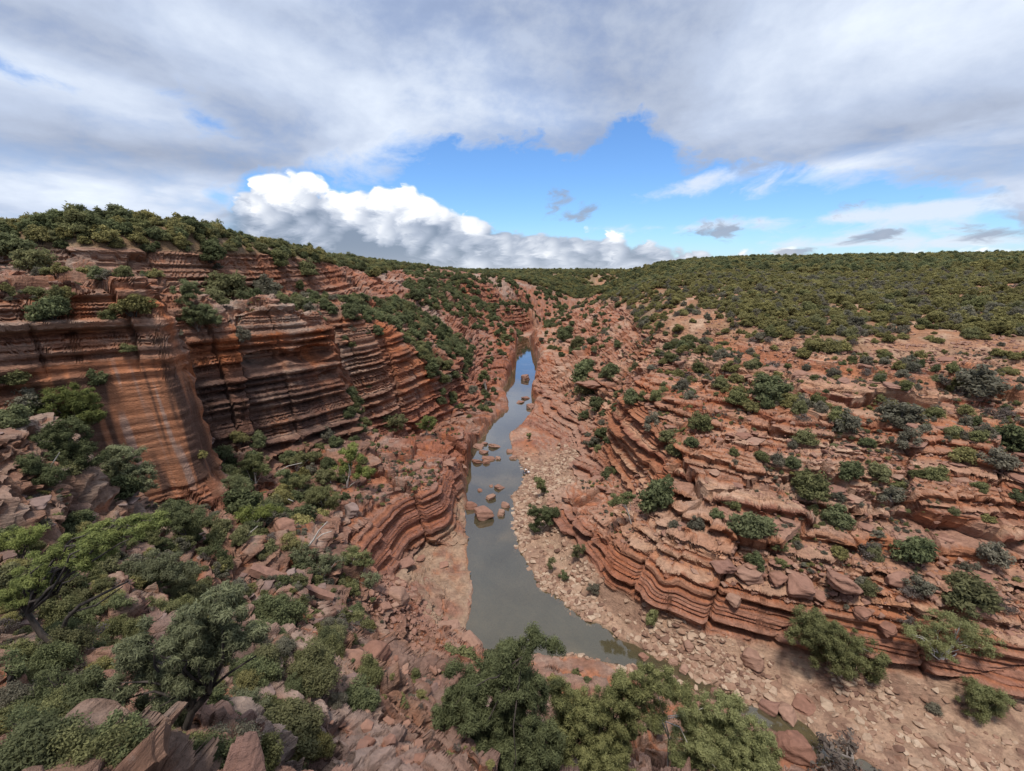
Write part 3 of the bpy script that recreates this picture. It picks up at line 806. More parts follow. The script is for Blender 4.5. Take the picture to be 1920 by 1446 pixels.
M_GRAVEL = stone_material('gravel_stone', [(.15, .082, .058), (.28, .165, .110), (.34, .225, .155), (.43, .315, .225), (.25, .135, .090)])
M_RED = stone_material('red_sandstone_block', [(.22, .108, .074), (.28, .15, .104), (.23, .122, .09), (.31, .185, .13)])
M_GREY = stone_material('lichened_sandstone_block', [(.20, .13, .11), (.25, .18, .155), (.18, .11, .09)])

def depth_of(p): return p.y * CT - (p.z - CAM_H) * ST

STONES_R = [hull_mesh('stone', 130 + i, 14 + i % 5, 0.5, 0.6, M_RED) for i in range(8)]
STONES = [hull_mesh('stone', 100 + i, 14 + i % 5, 0.45, 0.62, M_GRAVEL) for i in range(10)]
BLOCKS = [hull_mesh('sandstone_block', 200 + i, 16, 0.85, 0.6, M_RED, 3, 0.17) for i in range(6)]
GBLOCKS = [hull_mesh('sandstone_block', 230 + i, 16, 0.85, 0.55, M_GREY, 3, 0.17) for i in range(4)]
BOULD = [hull_mesh('boulder', 260 + i, 22, 0.50, 0.66, M_RED, 3, 0.15) for i in range(6)]

def put(name, me, p, size, rz=None, tilt=0.12, sink=0.25, parent=None):
    o = link(name, me, parent)
    sx, sy, sz = size
    o.location = (p[0], p[1], p[2] + sz * (0.30 - sink))
    o.rotation_euler = (random.uniform(-tilt, tilt), random.uniform(-tilt, tilt), random.uniform(0, 6.28) if rz is None else rz)
    o.scale = (sx, sy, sz)
    return o

# boulders one can point at: (px, py of the foot, width in px, height/width, name, label, kind)
BOULDERS = [
    (909, 978, 46, .62, 'boulder', 'largest angular boulder lying in the river pool', BOULD), (885, 957, 24, .8, 'boulder', 'split upright boulder at the left edge of the river pool', BOULD),
    (921, 949, 20, .7, 'boulder', 'rounded boulder just upstream of the largest one in the pool', BOULD), (939, 972, 19, .75, 'boulder', 'small boulder touching the right end of the largest pool boulder', BOULD),
    (936, 926, 20, .6, 'boulder', 'low brown rock standing in mid pool, upstream of the big boulder', BOULD), (921, 924, 9, .6, 'boulder', 'tiny rock beside the low brown rock in mid pool', BOULD),
    (900, 929, 12, .6, 'boulder', 'small pale rock alone in the left half of the pool', BOULD), (948, 958, 20, .7, 'boulder', 'boulder at the right waterline beside the gravel', BOULD),
    (984, 718, 20, .8, 'boulder', 'layered rock islet in the far bend of the river', BLOCKS), (985, 754, 14, .5, 'boulder', 'flat stepping rock in the narrows of the far reach', BLOCKS),
    (976, 762, 15, .5, 'boulder', 'dark wet rock below the narrows of the far reach', BLOCKS), (994, 768, 22, .6, 'boulder', 'pale block at the right of the far narrows', BLOCKS),
    (930, 846, 26, .45, 'boulder', 'flat slab lying across the upper riffle', BLOCKS), (957, 851, 15, .6, 'boulder', 'reddish rock at the right end of the upper riffle', BOULD), (962, 862, 15, .6, 'boulder', 'purple rock just below the upper riffle', BOULD),
    (912, 880, 14, .7, 'boulder', 'pale rock at the head of the big pool', BOULD), (895, 842, 24, .45, 'boulder', 'tan slab on the left bank beside the riffle', BLOCKS), (909, 838, 15, .5, 'boulder', 'small tan slab touching the water above the riffle', BLOCKS),
    (896, 872, 24, .5, 'boulder', 'square block on the left bank at the head of the pool', BLOCKS), (915, 871, 24, .45, 'boulder', 'long flat block damming the head of the pool', BLOCKS), (934, 872, 14, .6, 'boulder', 'rounded block at the right end of the rock dam', BLOCKS),
    (907, 858, 18, .5, 'boulder', 'flat rock between the riffle and the rock dam', BLOCKS),
    (1837, 1150, 44, .6, 'boulder', 'smooth red boulder resting on the right slope above the pale tree', BOULD), (1410, 1246, 42, .8, 'boulder', 'rounded red boulder on the gravel under the long overhang', BOULD),
    (1585, 1095, 74, .6, 'boulder', 'broad tilted slab on the boulder terrace of the right slope', BLOCKS), (1682, 1098, 42, .9, 'boulder', 'upright red block on the right slope', BLOCKS),
    (1405, 1084, 54, .6, 'boulder', 'wide rounded block at the left of the boulder terrace', BLOCKS), (1497, 1108, 58, .7, 'boulder', 'faceted block in the middle of the boulder terrace', BLOCKS),
    (1356, 1066, 40, .6, 'boulder', 'block leaning on the left end of the boulder terrace', BLOCKS), (1455, 1088, 36, .6, 'boulder', 'small block wedged between two larger terrace blocks', BLOCKS), (1375, 1130, 32, .8, 'boulder', 'knob of rock on the ledge above the long overhang', BOULD),
    (1615, 1152, 38, .5, 'boulder', 'flat slab above the big green bush of the right bank', BLOCKS), (1662, 1182, 38, .5, 'boulder', 'slab at the upper right of the big green bush', BLOCKS),
    (1441, 1335, 34, .9, 'boulder', 'tall leaning slab beside the small cascade', BLOCKS), (1476, 1345, 38, .8, 'boulder', 'blocky boulder right of the leaning cascade slab', BLOCKS), (1480, 1410, 76, .7, 'boulder', 'largest cracked outcrop beside the dark lower pool', BLOCKS),
    (1508, 1325, 44, .5, 'boulder', 'flat pale boulder above the dark lower pool', BLOCKS), (1340, 1306, 22, .7, 'boulder', 'square red rock standing in the stream', BLOCKS), (1282, 1260, 24, .7, 'boulder', 'rounded pale boulder at the stream edge', BOULD),
    (1262, 1247, 18, .7, 'boulder', 'small pale boulder upstream of the rounded one', BOULD), (1206, 1240, 20, .7, 'boulder', 'boulder where the pool narrows into the stream', BOULD), (1290, 1214, 26, .7, 'boulder', 'grey boulder in the middle of the gravel bank', BOULD),
    (747, 1130, 48, .8, 'boulder', 'big rounded block on the left bank above the shelf', BOULD), (882, 1222, 54, .7, 'boulder', 'square pink block at the near end of the pool', BLOCKS), (836, 1186, 58, .35, 'boulder', 'flat tan slab dipping into the pool', BLOCKS),
    (702, 1240, 72, .6, 'boulder', 'massive boulder in the rubble below the lookout', BOULD), (660, 1240, 40, .7, 'boulder', 'angular block behind the massive rubble boulder', BLOCKS), (775, 1235, 36, .6, 'boulder', 'pink block in the rubble near the pool', BLOCKS),
    (535, 1000, 44, .8, 'boulder', 'domed pink boulder among the gum trees', BOULD), (660, 965, 30, .9, 'boulder', 'blocky boulder at the edge of the great slab', GBLOCKS), (398, 830, 26, .5, 'boulder', 'grey slab under the dark cliff', GBLOCKS),
    (100, 905, 26, 1.0, 'boulder', 'upright pale block among the left trees', GBLOCKS), (1110, 735, 60, .4, 'boulder', 'long pale slab tilted beside the gully shrubs', BLOCKS),
]
def place_boulders():
    for k, (px, py, w, hw, nm, lab, kind) in enumerate(BOULDERS):
        p = at_pixel(px, py)
        if p is None: continue
        if p.z < 0.0: p.z = -0.1
        m = w * depth_of(p) / F_PX
        put(nm, kind[k % len(kind)], p, (m * 1.05, m * random.uniform(.7, .95), m * hw * 1.5), tilt=0.18, sink=0.16).update_tag()
        o = COL.objects[-1]; tag(o, lab, 'boulder', 'boulders of the gorge')
place_boulders()

# ------------------------------------------------------------------ scattering helpers
def land_points(n, seed, weight, rmin=3.0, rmax=520.0):
    """random points on the land, area-uniform, thinned by weight(D, x, y, z, px, py) in 0..1"""
    g = np.random.default_rng(seed)
    th = g.uniform(-1.02, 1.02, n); r = np.sqrt(g.uniform(rmin ** 2, rmax ** 2, n))
    D = land(th, r)
    px, py = project(D['x'], D['y'], D['h'])
    w = weight(D, D['x'], D['y'], D['h'], px, py)
    k = g.random(n) < w
    return np.stack([D['x'], D['y'], D['h']], 1)[k], np.stack([px, py], 1)[k]

def in_px(px, py, pts): return in_poly(px, py, np.array(pts, float))

def gn_stuff(name, label, pts, rotz, scale, idx, meshes, tilt=None):
    """one uncountable mass: instances on a point cloud"""
    coll = bpy.data.collections.new(name + '_kinds')
    for i, me in enumerate(meshes):
        o = bpy.data.objects.new('%s_kind_%02d' % (name, i), me); coll.objects.link(o)
    me = bpy.data.meshes.new(name)
    me.vertices.add(len(pts)); me.vertices.foreach_set('co', np.asarray(pts, np.float32).ravel())
    a = me.attributes.new('rot', 'FLOAT_VECTOR', 'POINT')
    rv = np.zeros((len(pts), 3), np.float32); rv[:, 2] = rotz
    if tilt is not None: rv[:, :2] = tilt
    a.data.foreach_set('vector', rv.ravel())
    a = me.attributes.new('scl', 'FLOAT_VECTOR', 'POINT'); a.data.foreach_set('vector', np.asarray(scale, np.float32).ravel())
    a = me.attributes.new('pick', 'INT', 'POINT'); a.data.foreach_set('value', np.asarray(idx, np.int32))
    o = link(name, me)
    ng = bpy.data.node_groups.new(name, 'GeometryNodeTree')
    ng.interface.new_socket('Geometry', in_out='INPUT', socket_type='NodeSocketGeometry'); ng.interface.new_socket('Geometry', in_out='OUTPUT', socket_type='NodeSocketGeometry')
    gi = ng.nodes.new('NodeGroupInput'); go = ng.nodes.new('NodeGroupOutput')
    ip = ng.nodes.new('GeometryNodeInstanceOnPoints'); ci = ng.nodes.new('GeometryNodeCollectionInfo')
    ci.inputs['Collection'].default_value = coll; ci.inputs['Separate Children'].default_value = True; ci.inputs['Reset Children'].default_value = True
    m2p = ng.nodes.new('GeometryNodeMeshToPoints')
    def attr(nm, typ):
        n = ng.nodes.new('GeometryNodeInputNamedAttribute'); n.data_type = typ; n.inputs['Name'].default_value = nm; return n.outputs['Attribute']
    ng.links.new(gi.outputs[0], m2p.inputs[0]); ng.links.new(m2p.outputs[0], ip.inputs['Points'])
    ng.links.new(ci.outputs[0], ip.inputs['Instance']); ip.inputs['Pick Instance'].default_value = True
    ng.links.new(attr('pick', 'INT'), ip.inputs['Instance Index'])
    e2r = ng.nodes.new('FunctionNodeEulerToRotation'); ng.links.new(attr('rot', 'FLOAT_VECTOR'), e2r.inputs[0]); ng.links.new(e2r.outputs[0], ip.inputs['Rotation'])
    ng.links.new(attr('scl', 'FLOAT_VECTOR'), ip.inputs['Scale'])
    ng.links.new(ip.outputs[0], go.inputs[0])
    md = o.modifiers.new('scatter', 'NODES'); md.node_group = ng
    tag(o, label, None, None, 'stuff')
    return o

# ------------------------------------------------------------------ gravel: the largest stones one by one, the rest as a mass
def place_gravel():
    g = np.random.default_rng(31)
    P_, _ = land_points(260000, 32, lambda D, x, y, z, px, py: D['gravel'] * (D['soil'] < .3) * (D['sd'] > -0.3) * (0.12 + 0.88 * smooth(0.12, -0.2, fbm(x, y, 5, 2, 77))) * (px > 700) * (px < 2050) * (py > 760) * 0.9, 15, 100)
    rub, _ = land_points(220000, 33, lambda D, x, y, z, px, py: (in_px(px, py, [(640, 1100), (740, 1080), (860, 1180), (900, 1250), (800, 1300), (700, 1260)]) * 0.8 + in_px(px, py, [(640, 1250), (760, 1330), (800, 1446), (560, 1446), (600, 1300)]) * 0.15 + (D['right'] > .5) * (D['rock'] > .5) * (z < 9) * (z > 5.5) * (y < 70) * 0.5
                         + (D['right'] > .5) * smooth(9, 12, z) * (0.04 + 0.32 * smooth(0.0, 0.4, fbm(x, y, 8, 2, 88))) * (y < 130)) * (D['sd'] > 0.4), 12, 120)
    A = np.concatenate([P_, rub]); isg = np.arange(len(A)) < len(P_)
    sz = 0.14 + 0.75 * g.random(len(A)) ** 3.6 + 0.8 * g.random(len(A)) * (g.random(len(A)) > 0.985)
    sz[~isg] *= 0.8
    dep = A[:, 1] * CT - (A[:, 2] - CAM_H) * ST
    order = np.argsort(-sz / dep)
    parents = {True: GROUND['gravel_bank'], False: GROUND['right_canyon_slope']}
    top = order[:300]
    for j in top:
        x, y, z = A[j]; s = sz[j]
        right = coarse(gs, np.array([math.atan2(x, y)]), np.array([math.hypot(x, y)]))[0] > 0
        par = GROUND['gravel_bank'] if isg[j] else (GROUND['right_canyon_slope'] if right else (GROUND['lookout_slope'] if y < 34 else GROUND['left_canyon_wall']))
        put('stone', STONES[j % 10] if isg[j] else STONES_R[j % 8], (x, y, z), (s * g.uniform(.9, 1.4), s, s * g.uniform(.7, 1.1)), tilt=0.35, parent=par)
    rest = order[300:]
    pts = A[rest].copy(); s = sz[rest]; pts[:, 2] += 0.06 * s
    sc = np.stack([s * g.uniform(.9, 1.4, len(s)), s, s * g.uniform(.6, 1.1, len(s))], 1)
    for nm, lab, m_, ms in (('gravel_stones', 'loose pale stones covering the gravel bank', isg[rest], STONES), ('rubble_stones', 'loose red rubble strewn over the ledges and chutes', ~isg[rest], STONES_R)):
        q = np.nonzero(m_)[0]
        gn_stuff(nm, lab, pts[q], g.uniform(0, 6.28, len(q)), sc[q], g.integers(0, len(ms), len(q)), ms, g.uniform(-.35, .35, (len(q), 2)))
    print('gravel', len(A))
place_gravel()

# broken slabs lying on the ledges: pieces of the walls they came from
def place_slabs():
    g = np.random.default_rng(35)
    for nm, ms, n, cap, wgt in (
            ('right_canyon_slope', BLOCKS, 26000, 230, lambda D, x, y, z, px, py: (D['right'] > .5) * (D['rock'] > .6) * (z > 3.5) * (z < 24) * (D['face'] < .3) * (px < 1950) * (y < 110) * (D['q'] < 0.14) * 0.6),
            ('left_canyon_wall', BLOCKS, 30000, 130, lambda D, x, y, z, px, py: (D['right'] < .5) * (D['rock'] > .6) * (z < 40) * (y > 34) * (D['face'] < .3) * (px > -20) * (y < 120) * (D['sd'] > .6) * (D['q'] < 0.16) * 0.5),
            ('lookout_slope', GBLOCKS, 9000, 110, lambda D, x, y, z, px, py: (D['right'] < .5) * (D['rock'] > .6) * (y < 34) * (px > -20) * (px < 820) * (np.hypot(x, y) > 19) * 0.4)):
        P_, _ = land_points(n, 36, wgt, 9, 115)
        for k in range(min(cap, len(P_))):
            s_ = g.uniform(.5, 1.1) + 1.3 * g.random() ** 3
            if nm == 'lookout_slope': s_ *= 0.7
            o = put('rock_slab', ms[int(g.integers(len(ms)))], P_[k], (s_ * g.uniform(1, 1.5), s_, s_ * g.uniform(.35, .75)), tilt=0.22, sink=0.18, parent=GROUND[nm])
place_slabs()

# ------------------------------------------------------------------ foliage
def leaf_material(name, c_dark, c_light, c_alt):
    m = bpy.data.materials.new(name); m.use_nodes = True
    nt = m.node_tree; nt.nodes.clear(); X.nt = nt
    at = node('ShaderNodeAttribute', attribute_name='tone'); oi = node('ShaderNodeObjectInfo')
    t = X(at.outputs['Fac']); rnd = X(oi.outputs['Random'])
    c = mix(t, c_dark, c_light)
    c = mix(sstep(rnd, 0.25, 1.0) * 0.55, c, c_alt)
    v = X.m('FRACT', rnd * 7.31) * 0.45 + 0.75
    c = mix(1.0, c, mixg(v), 'MULTIPLY')
    d = node('ShaderNodeBsdfDiffuse'); nt.links.new(c, d.inputs[0])
    tr = node('ShaderNodeBsdfTranslucent'); nt.links.new(c, tr.inputs[0])
    mx = node('ShaderNodeMixShader'); mx.inputs[0].default_value = 0.45
    nt.links.new(d.outputs[0], mx.inputs[1]); nt.links.new(tr.outputs[0], mx.inputs[2])
    o = node('ShaderNodeOutputMaterial'); nt.links.new(mx.outputs[0], o.inputs[0])
    return m
def bark_material(name, a, b, scale=6.0):
    m = bpy.data.materials.new(name); m.use_nodes = True
    nt = m.node_tree; nt.nodes.clear(); X.nt = nt
    tc = node('ShaderNodeTexCoord'); mp = node('ShaderNodeMapping'); nt.links.new(tc.outputs['Object'], mp.inputs[0]); mp.inputs['Scale'].default_value = (1, 1, 0.25)
    n = noise(mp.outputs[0], scale, 5, 0.65)
    p = node('ShaderNodeBsdfPrincipled'); nt.links.new(mix(sstep(n, 0.35, 0.65), a, b), p.inputs['Base Color']); p.inputs['Roughness'].default_value = 0.9
    bp = node('ShaderNodeBump'); bp.inputs['Strength'].default_value = 0.6; bp.inputs['Distance'].default_value = 0.03; nt.links.new(n.s, bp.inputs['Height']); nt.links.new(bp.outputs[0], p.inputs['Normal'])
    o = node('ShaderNodeOutputMaterial'); nt.links.new(p.outputs[0], o.inputs[0])
    return m
L_GREEN = leaf_material('shrub_leaves_green', (.125, .128, .058), (.285, .280, .125), (.225, .210, .118))
L_OLIVE = leaf_material('shrub_leaves_olive', (.155, .142, .060), (.385, .340, .138), (.270, .245, .115))
L_GREY = leaf_material('shrub_leaves_grey_green', (.140, .130, .092), (.275, .255, .185), (.230, .200, .148))
L_DRY = leaf_material('dry_twigs', (.12, .096, .080), (.26, .22, .19), (.18, .14, .115))
L_PINE = leaf_material('pine_needles', (.110, .135, .042), (.340, .365, .115), (.225, .245, .100))
L_DULL = leaf_material('dull_needles', (.130, .138, .080), (.330, .340, .190), (.250, .250, .150))
L_GUM = leaf_material('gum_leaves', (.125, .138, .060), (.335, .335, .155), (.275, .265, .122))
L_WATTLE = leaf_material('wattle_leaves', (.130, .138, .060), (.335, .325, .140), (.240, .240, .110))
L_DEEP = leaf_material('deep_green_leaves', (.095, .110, .056), (.228, .245, .118), (.180, .185, .098))
B_DARK = bark_material('dark_bark', (.028, .022, .018), (.075, .058, .048))
B_PALE = bark_material('pale_gum_bark', (.42, .38, .34), (.62, .58, .53), 3.0)
B_GREY = bark_material('grey_bark', (.13, .105, .09), (.26, .22, .19))

def leaves(rn, centres, radii, counts, size, aspect=2.6, squash=0.8, up=0.35, shell=0.5, droop=0.0, tones=None, tri=False):
    """leaf-sized quads spread through clumps; returns verts, quads, tone"""
    C = np.repeat(centres, counts, axis=0); R = np.repeat(radii, counts); n = len(C)
    d = rn.normal(size=(n, 3)); d /= np.linalg.norm(d, axis=1)[:, None]
    rad = (shell + (1 - shell) * rn.random(n)) * R * (0.75 + 0.5 * rn.random(n))
    p = C + d * rad[:, None] * np.array([1, 1, squash])
    nrm = d * 0.7 + rn.normal(size=(n, 3)) * 0.55 + np.array([0, 0, up]); nrm /= np.linalg.norm(nrm, axis=1)[:, None]
    t = rn.normal(size=(n, 3)) + d * 0.9 - np.array([0, 0, droop]); t -= nrm * (t * nrm).sum(1)[:, None]; t /= np.linalg.norm(t, axis=1)[:, None] + 1e-6
    b = np.cross(nrm, t)
    s = size * (0.6 + 0.8 * rn.random(n))[:, None]
    L = t * s * aspect * 0.5; W = b * s * 0.5
    V = np.stack([p - L, p + W - L * 0.1, p + L, p - W - L * 0.1], 1).reshape(-1, 3)
    k = 4
    if tri:
        V = np.stack([p - L - W * 0.6, p - L * 0.4 + W, p + L], 1).reshape(-1, 3); k = 3
    F = np.arange(n * k).reshape(-1, k)
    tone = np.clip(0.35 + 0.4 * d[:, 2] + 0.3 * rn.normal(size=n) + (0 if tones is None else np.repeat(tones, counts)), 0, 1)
    return V, F, np.repeat(tone, k)

def tube(path, radii, sides=6):
    """tapered tube along a polyline -> verts, quads"""
    P_ = np.array(path, float); n = len(P_)
    T = np.gradient(P_, axis=0); T /= np.linalg.norm(T, axis=1)[:, None] + 1e-9
    V = []
    ref = np.array([0.3, 1, 0.2])
    for i in range(n):
        a = np.cross(T[i], ref); a /= np.linalg.norm(a) + 1e-9; b = np.cross(T[i], a)
        for k in range(sides):
            an = 2 * math.pi * k / sides
            V.append(P_[i] + radii[i] * (math.cos(an) * a + math.sin(an) * b))
    F = [[i * sides + k, i * sides + (k + 1) % sides, (i + 1) * sides + (k + 1) % sides, (i + 1) * sides + k] for i in range(n - 1) for k in range(sides)]
    return np.array(V), np.array(F)

def join(parts):
    V, F, n = [], [], 0
    for v, f in parts:
        V.append(v); F.append(f + n); n += len(v)
    return np.concatenate(V), np.concatenate(F)

def limb(rn, a, b, r0, r1, wob=0.12, seg=5):
    a, b = np.array(a, float), np.array(b, float); L = np.linalg.norm(b - a)
    t = np.linspace(0, 1, seg)
    path = a + (b - a) * t[:, None] + rn.normal(size=(seg, 3)) * wob * L * (t * (1 - t) * 2)[:, None] + np.array([0, 0, 0.10 * L]) * (t * (1 - t) * 4)[:, None] * (0.3 if wob < 0.06 else 1)
    return tube(path, r0 + (r1 - r0) * t)

def shrub_mesh(name, seed, leafm, n_cl=26, per=60, size=0.07, height=0.75, barkm=None, squash=0.8, crad=(0.2, 0.34), stems=6, hollow=0.0, skirt=0.0):
    """dome shrub about 1 m across (radius 0.5), base at the origin; stems inside"""
    rn = np.random.default_rng(seed)
    u = rn.normal(size=(n_cl, 3)); u[:, 2] = np.abs(u[:, 2]) * 0.9 - 0.12; u /= np.linalg.norm(u, axis=1)[:, None]
    a = np.arctan2(u[:, 1], u[:, 0])
    lob = 1 + 0.20 * np.sin(a * 2 + seed) + 0.14 * np.sin(a * 3 - seed * 2)
    sh = 0.36 * (0.58 + 0.55 * rn.random(n_cl))
    C = np.stack([u[:, 0] * sh * lob, u[:, 1] * sh * lob, height * (0.16 + hollow * 0.22 + u[:, 2] * sh * 1.75 * (1 - hollow * 0.35) * (0.8 + 0.3 * rn.random(n_cl)))], 1)
    R = rn.uniform(crad[0], crad[1], n_cl) * 0.60
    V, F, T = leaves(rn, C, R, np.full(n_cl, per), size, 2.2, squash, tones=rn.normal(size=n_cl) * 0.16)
    V[:, 2] = np.maximum(V[:, 2], 0.01 + 0.04 * rn.random(len(V)))
    st = []
    for i in range(stems):
        j = i % n_cl
        st.append(limb(rn, (rn.normal() * .03, rn.normal() * .03, -0.06), C[j] * 0.92, 0.020, 0.006, 0.15, 4))
    sv, sf = join(st)
    n0 = len(V)
    me = mesh_np(name, np.concatenate([V, sv]), np.concatenate([F, sf + n0]), None, False, {'tone': ('FLOAT', np.concatenate([T, np.zeros(len(sv))]))})
    me.materials.append(leafm); me.materials.append(barkm or B_DARK)
    mi = np.zeros(len(me.polygons), np.int32); mi[len(F):] = 1
    me.polygons.foreach_set('material_index', mi)
    return me

SH_GREEN = [shrub_mesh('green_shrub', 300 + i, L_GREEN, 38 + i * 2, 95, 0.042, 0.80 + 0.07 * (i % 3)) for i in range(4)]
SH_DEEP = [shrub_mesh('dark_green_shrub', 320 + i, L_DEEP, 40, 100, 0.042, 0.88) for i in range(2)]
SH_OLIVE = [shrub_mesh('olive_shrub', 340 + i, L_OLIVE, 34, 80, 0.044, 0.72, squash=0.65, hollow=0.5, crad=(0.20, 0.32)) for i in range(4)]
SH_GREY = [shrub_mesh('grey_green_shrub', 360 + i, L_GREY, 30, 70, 0.040, 0.74, B_GREY, crad=(0.18, 0.32)) for i in range(3)]
SH_DRY = [shrub_mesh('dry_shrub', 380 + i, L_DRY, 18, 50, 0.030, 0.55, B_GREY, crad=(0.18, 0.36), stems=14) for i in range(2)]
KINDS = {'green': (SH_GREEN, 'green', 'green_shrub'), 'deep': (SH_DEEP, 'dark green', 'dark_green_shrub'), 'olive': (SH_OLIVE, 'olive', 'olive_shrub'), 'grey': (SH_GREY, 'grey-green', 'grey_green_shrub'), 'dry': (SH_DRY, 'dry grey', 'dry_shrub')}
NEARK = {'green': [shrub_mesh('green_shrub', 400 + i, L_GREEN, 44, 330, 0.021, 0.82) for i in range(2)], 'deep': [shrub_mesh('dark_green_shrub', 410 + i, L_DEEP, 44, 330, 0.021, 0.86) for i in range(2)],
         'grey': [shrub_mesh('grey_green_shrub', 420, L_GREY, 34, 240, 0.020, 0.74, B_GREY)], 'olive': [shrub_mesh('olive_shrub', 430, L_OLIVE, 36, 260, 0.022, 0.70, squash=0.7, hollow=0.4)]}

def put_shrub(kind, p, w, label, group, hs=1.0, cat='shrub'):
    ms, _, nm = KINDS[kind]
    if math.hypot(p[0], p[1]) < 30 and kind in NEARK: ms = NEARK[kind]           # close by: finer leaves
    o = link(nm, random.choice(ms)); o.location = (p[0], p[1], p[2] - 0.04 * w)
    o.rotation_euler = (0, 0, random.uniform(0, 6.28)); o.scale = (w, w * random.uniform(.85, 1.1), w * hs * random.uniform(.88, 1.12))
    return tag(o, label, cat, group)

# ------------------------------------------------------------------ trees with their own shape
def empty(name, loc):
    o = bpy.data.objects.new(name, None); COL.objects.link(o); o.location = loc; o.empty_display_size = 0.3
    return o

def tree_px(name, label, D, trunk, lobes, leafm, barkm, group='trees of the gorge', n_cl=None, per=90, size=0.075, aspect=2.6, seed=1, r0=0.13, clr=0.30, twigs=10, cat='tree', droop=0.0, squash=0.8, foot=None, flat=0.75, extra=()):
    """a tree surveyed from the photograph: trunk as picture points, crown as lobes (px, py, rx, ry[, metres nearer]);
    all at forward distance D, so that every part has its real place and size"""
    rn = np.random.default_rng(seed)
    hit = at_pixel(*trunk[0]) if trunk[0][1] < 1440 and D > 24 else None
    if hit is not None: D = hit.y
    tr = [np.array(Q(a, b, D)) for a, b in trunk]
    if foot is not None: tr = [np.array(foot, float)] + tr
    base = tr[0].copy(); gz = ground(base[0], base[1])
    if base[2] > gz + 0.05: tr = [np.array([base[0], base[1], gz - 0.15])] + tr
    base = tr[0].copy()
    root = tag(empty(name, base), label, cat, group)
    C, R, T = [], [], []
    for k, lb in enumerate(lobes):
        px, py, rx, ry = lb[:4]; off = lb[4] if len(lb) > 4 else 0.0
        c = np.array(Q(px, py, D - off)); sc_ = (c[1] * CT - (c[2] - CAM_H) * ST) / F_PX
        ax, az_ = rx * sc_, ry * sc_; ay = ax * flat
        n = max(5, int((1.5 if D < 17 else 2.1) * (ax * az_ * math.pi + ax * ay) / (clr ** 2 * 3.0)))
        u = rn.normal(size=(n, 3)); u /= np.linalg.norm(u, axis=1)[:, None]; u *= (rn.random(n) ** 0.45)[:, None] * 0.95
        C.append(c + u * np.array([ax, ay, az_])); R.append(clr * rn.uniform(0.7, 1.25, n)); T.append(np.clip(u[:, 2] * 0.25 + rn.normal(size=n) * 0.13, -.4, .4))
    C = np.concatenate(C); R = np.concatenate(R); T = np.concatenate(T)
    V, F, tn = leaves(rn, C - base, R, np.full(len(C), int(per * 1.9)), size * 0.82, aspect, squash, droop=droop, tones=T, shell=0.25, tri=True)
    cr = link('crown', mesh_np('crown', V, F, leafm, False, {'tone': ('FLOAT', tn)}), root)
    parts = [tube(np.array(tr) - base, np.linspace(r0, r0 * 0.55, len(tr)), 8)]
    top = tr[-1]
    pick = rn.choice(len(C), min(twigs, len(C)), replace=False)
    for j in pick:
        k = rn.integers(max(0, len(tr) - 2), len(tr))
        a = tr[k] if len(tr) > 1 else top
        parts.append(limb(rn, a - base, C[j] - base, r0 * 0.42, r0 * 0.07, 0.10, 6))
    for path, rr in extra:
        pp = [np.array(Q(a, b, D)) - base for a, b in path]
        parts.append(tube(pp, np.linspace(rr, rr * 0.35, len(pp)), 6))
    v, f = join(parts)
    link('trunk', mesh_np('trunk', v, f, barkm, True), root)
    return root

tree_px('pine_tree', 'windswept pine with bright green flat top and twisted dark double trunk', 15.5, [(112, 1212), (78, 1190), (52, 1150), (62, 1118)],
        [(60, 1085, 50, 30), (125, 1030, 62, 26), (200, 1002, 62, 24), (262, 985, 45, 18), (28, 1118, 34, 26), (95, 1075, 40, 20), (170, 1045, 50, 18), (300, 975, 22, 12)],
        L_PINE, B_DARK, per=190, size=0.055, seed=11, r0=0.15, clr=0.26, twigs=22, squash=0.6, extra=[([(112, 1212), (118, 1180), (125, 1160), (150, 1135), (200, 1110), (240, 1090)], 0.10), ([(130, 1150), (180, 1135), (230, 1100)], 0.05)])
tree_px('pine_tree', 'near tree with leaning black trunk and drooping dull green crown', 11.0, [(318, 1440), (338, 1395), (360, 1335), (392, 1300)],
        [(330, 1190, 80, 45), (265, 1270, 48, 60), (420, 1140, 70, 40), (300, 1330, 55, 35), (395, 1220, 70, 45), (470, 1190, 40, 35), (350, 1260, 60, 40), (250, 1220, 30, 40)],
        L_DULL, B_DARK, per=170, size=0.050, aspect=3.4, seed=12, r0=0.15, clr=0.22, twigs=26, droop=0.5, extra=[([(360, 1335), (385, 1300), (430, 1262), (480, 1230)], 0.06), ([(338, 1395), (370, 1385), (400, 1372)], 0.035)])
tree_px('cypress_pine', 'dense dark green pine in front of the pool, rising from the bottom edge', 20.0, [(930, 1446), (950, 1330), (985, 1230)],
        [(1000, 1200, 26, 20), (960, 1225, 46, 26), (945, 1275, 64, 40), (900, 1335, 66, 44, .6), (970, 1345, 60, 50), (875, 1405, 58, 46, .8), (995, 1290, 40, 34), (850, 1300, 26, 28), (940, 1425, 90, 44, 1), (1040, 1210, 16, 14), (850, 1250, 22, 14), (900, 1280, 50, 36), (1000, 1400, 60, 50, .5), (845, 1350, 36, 50), (840, 1430, 40, 40, .8)],
        L_DEEP, B_DARK, per=170, size=0.065, aspect=3.8, seed=13, r0=0.14, clr=0.34, twigs=10, droop=-0.7, squash=1.2)
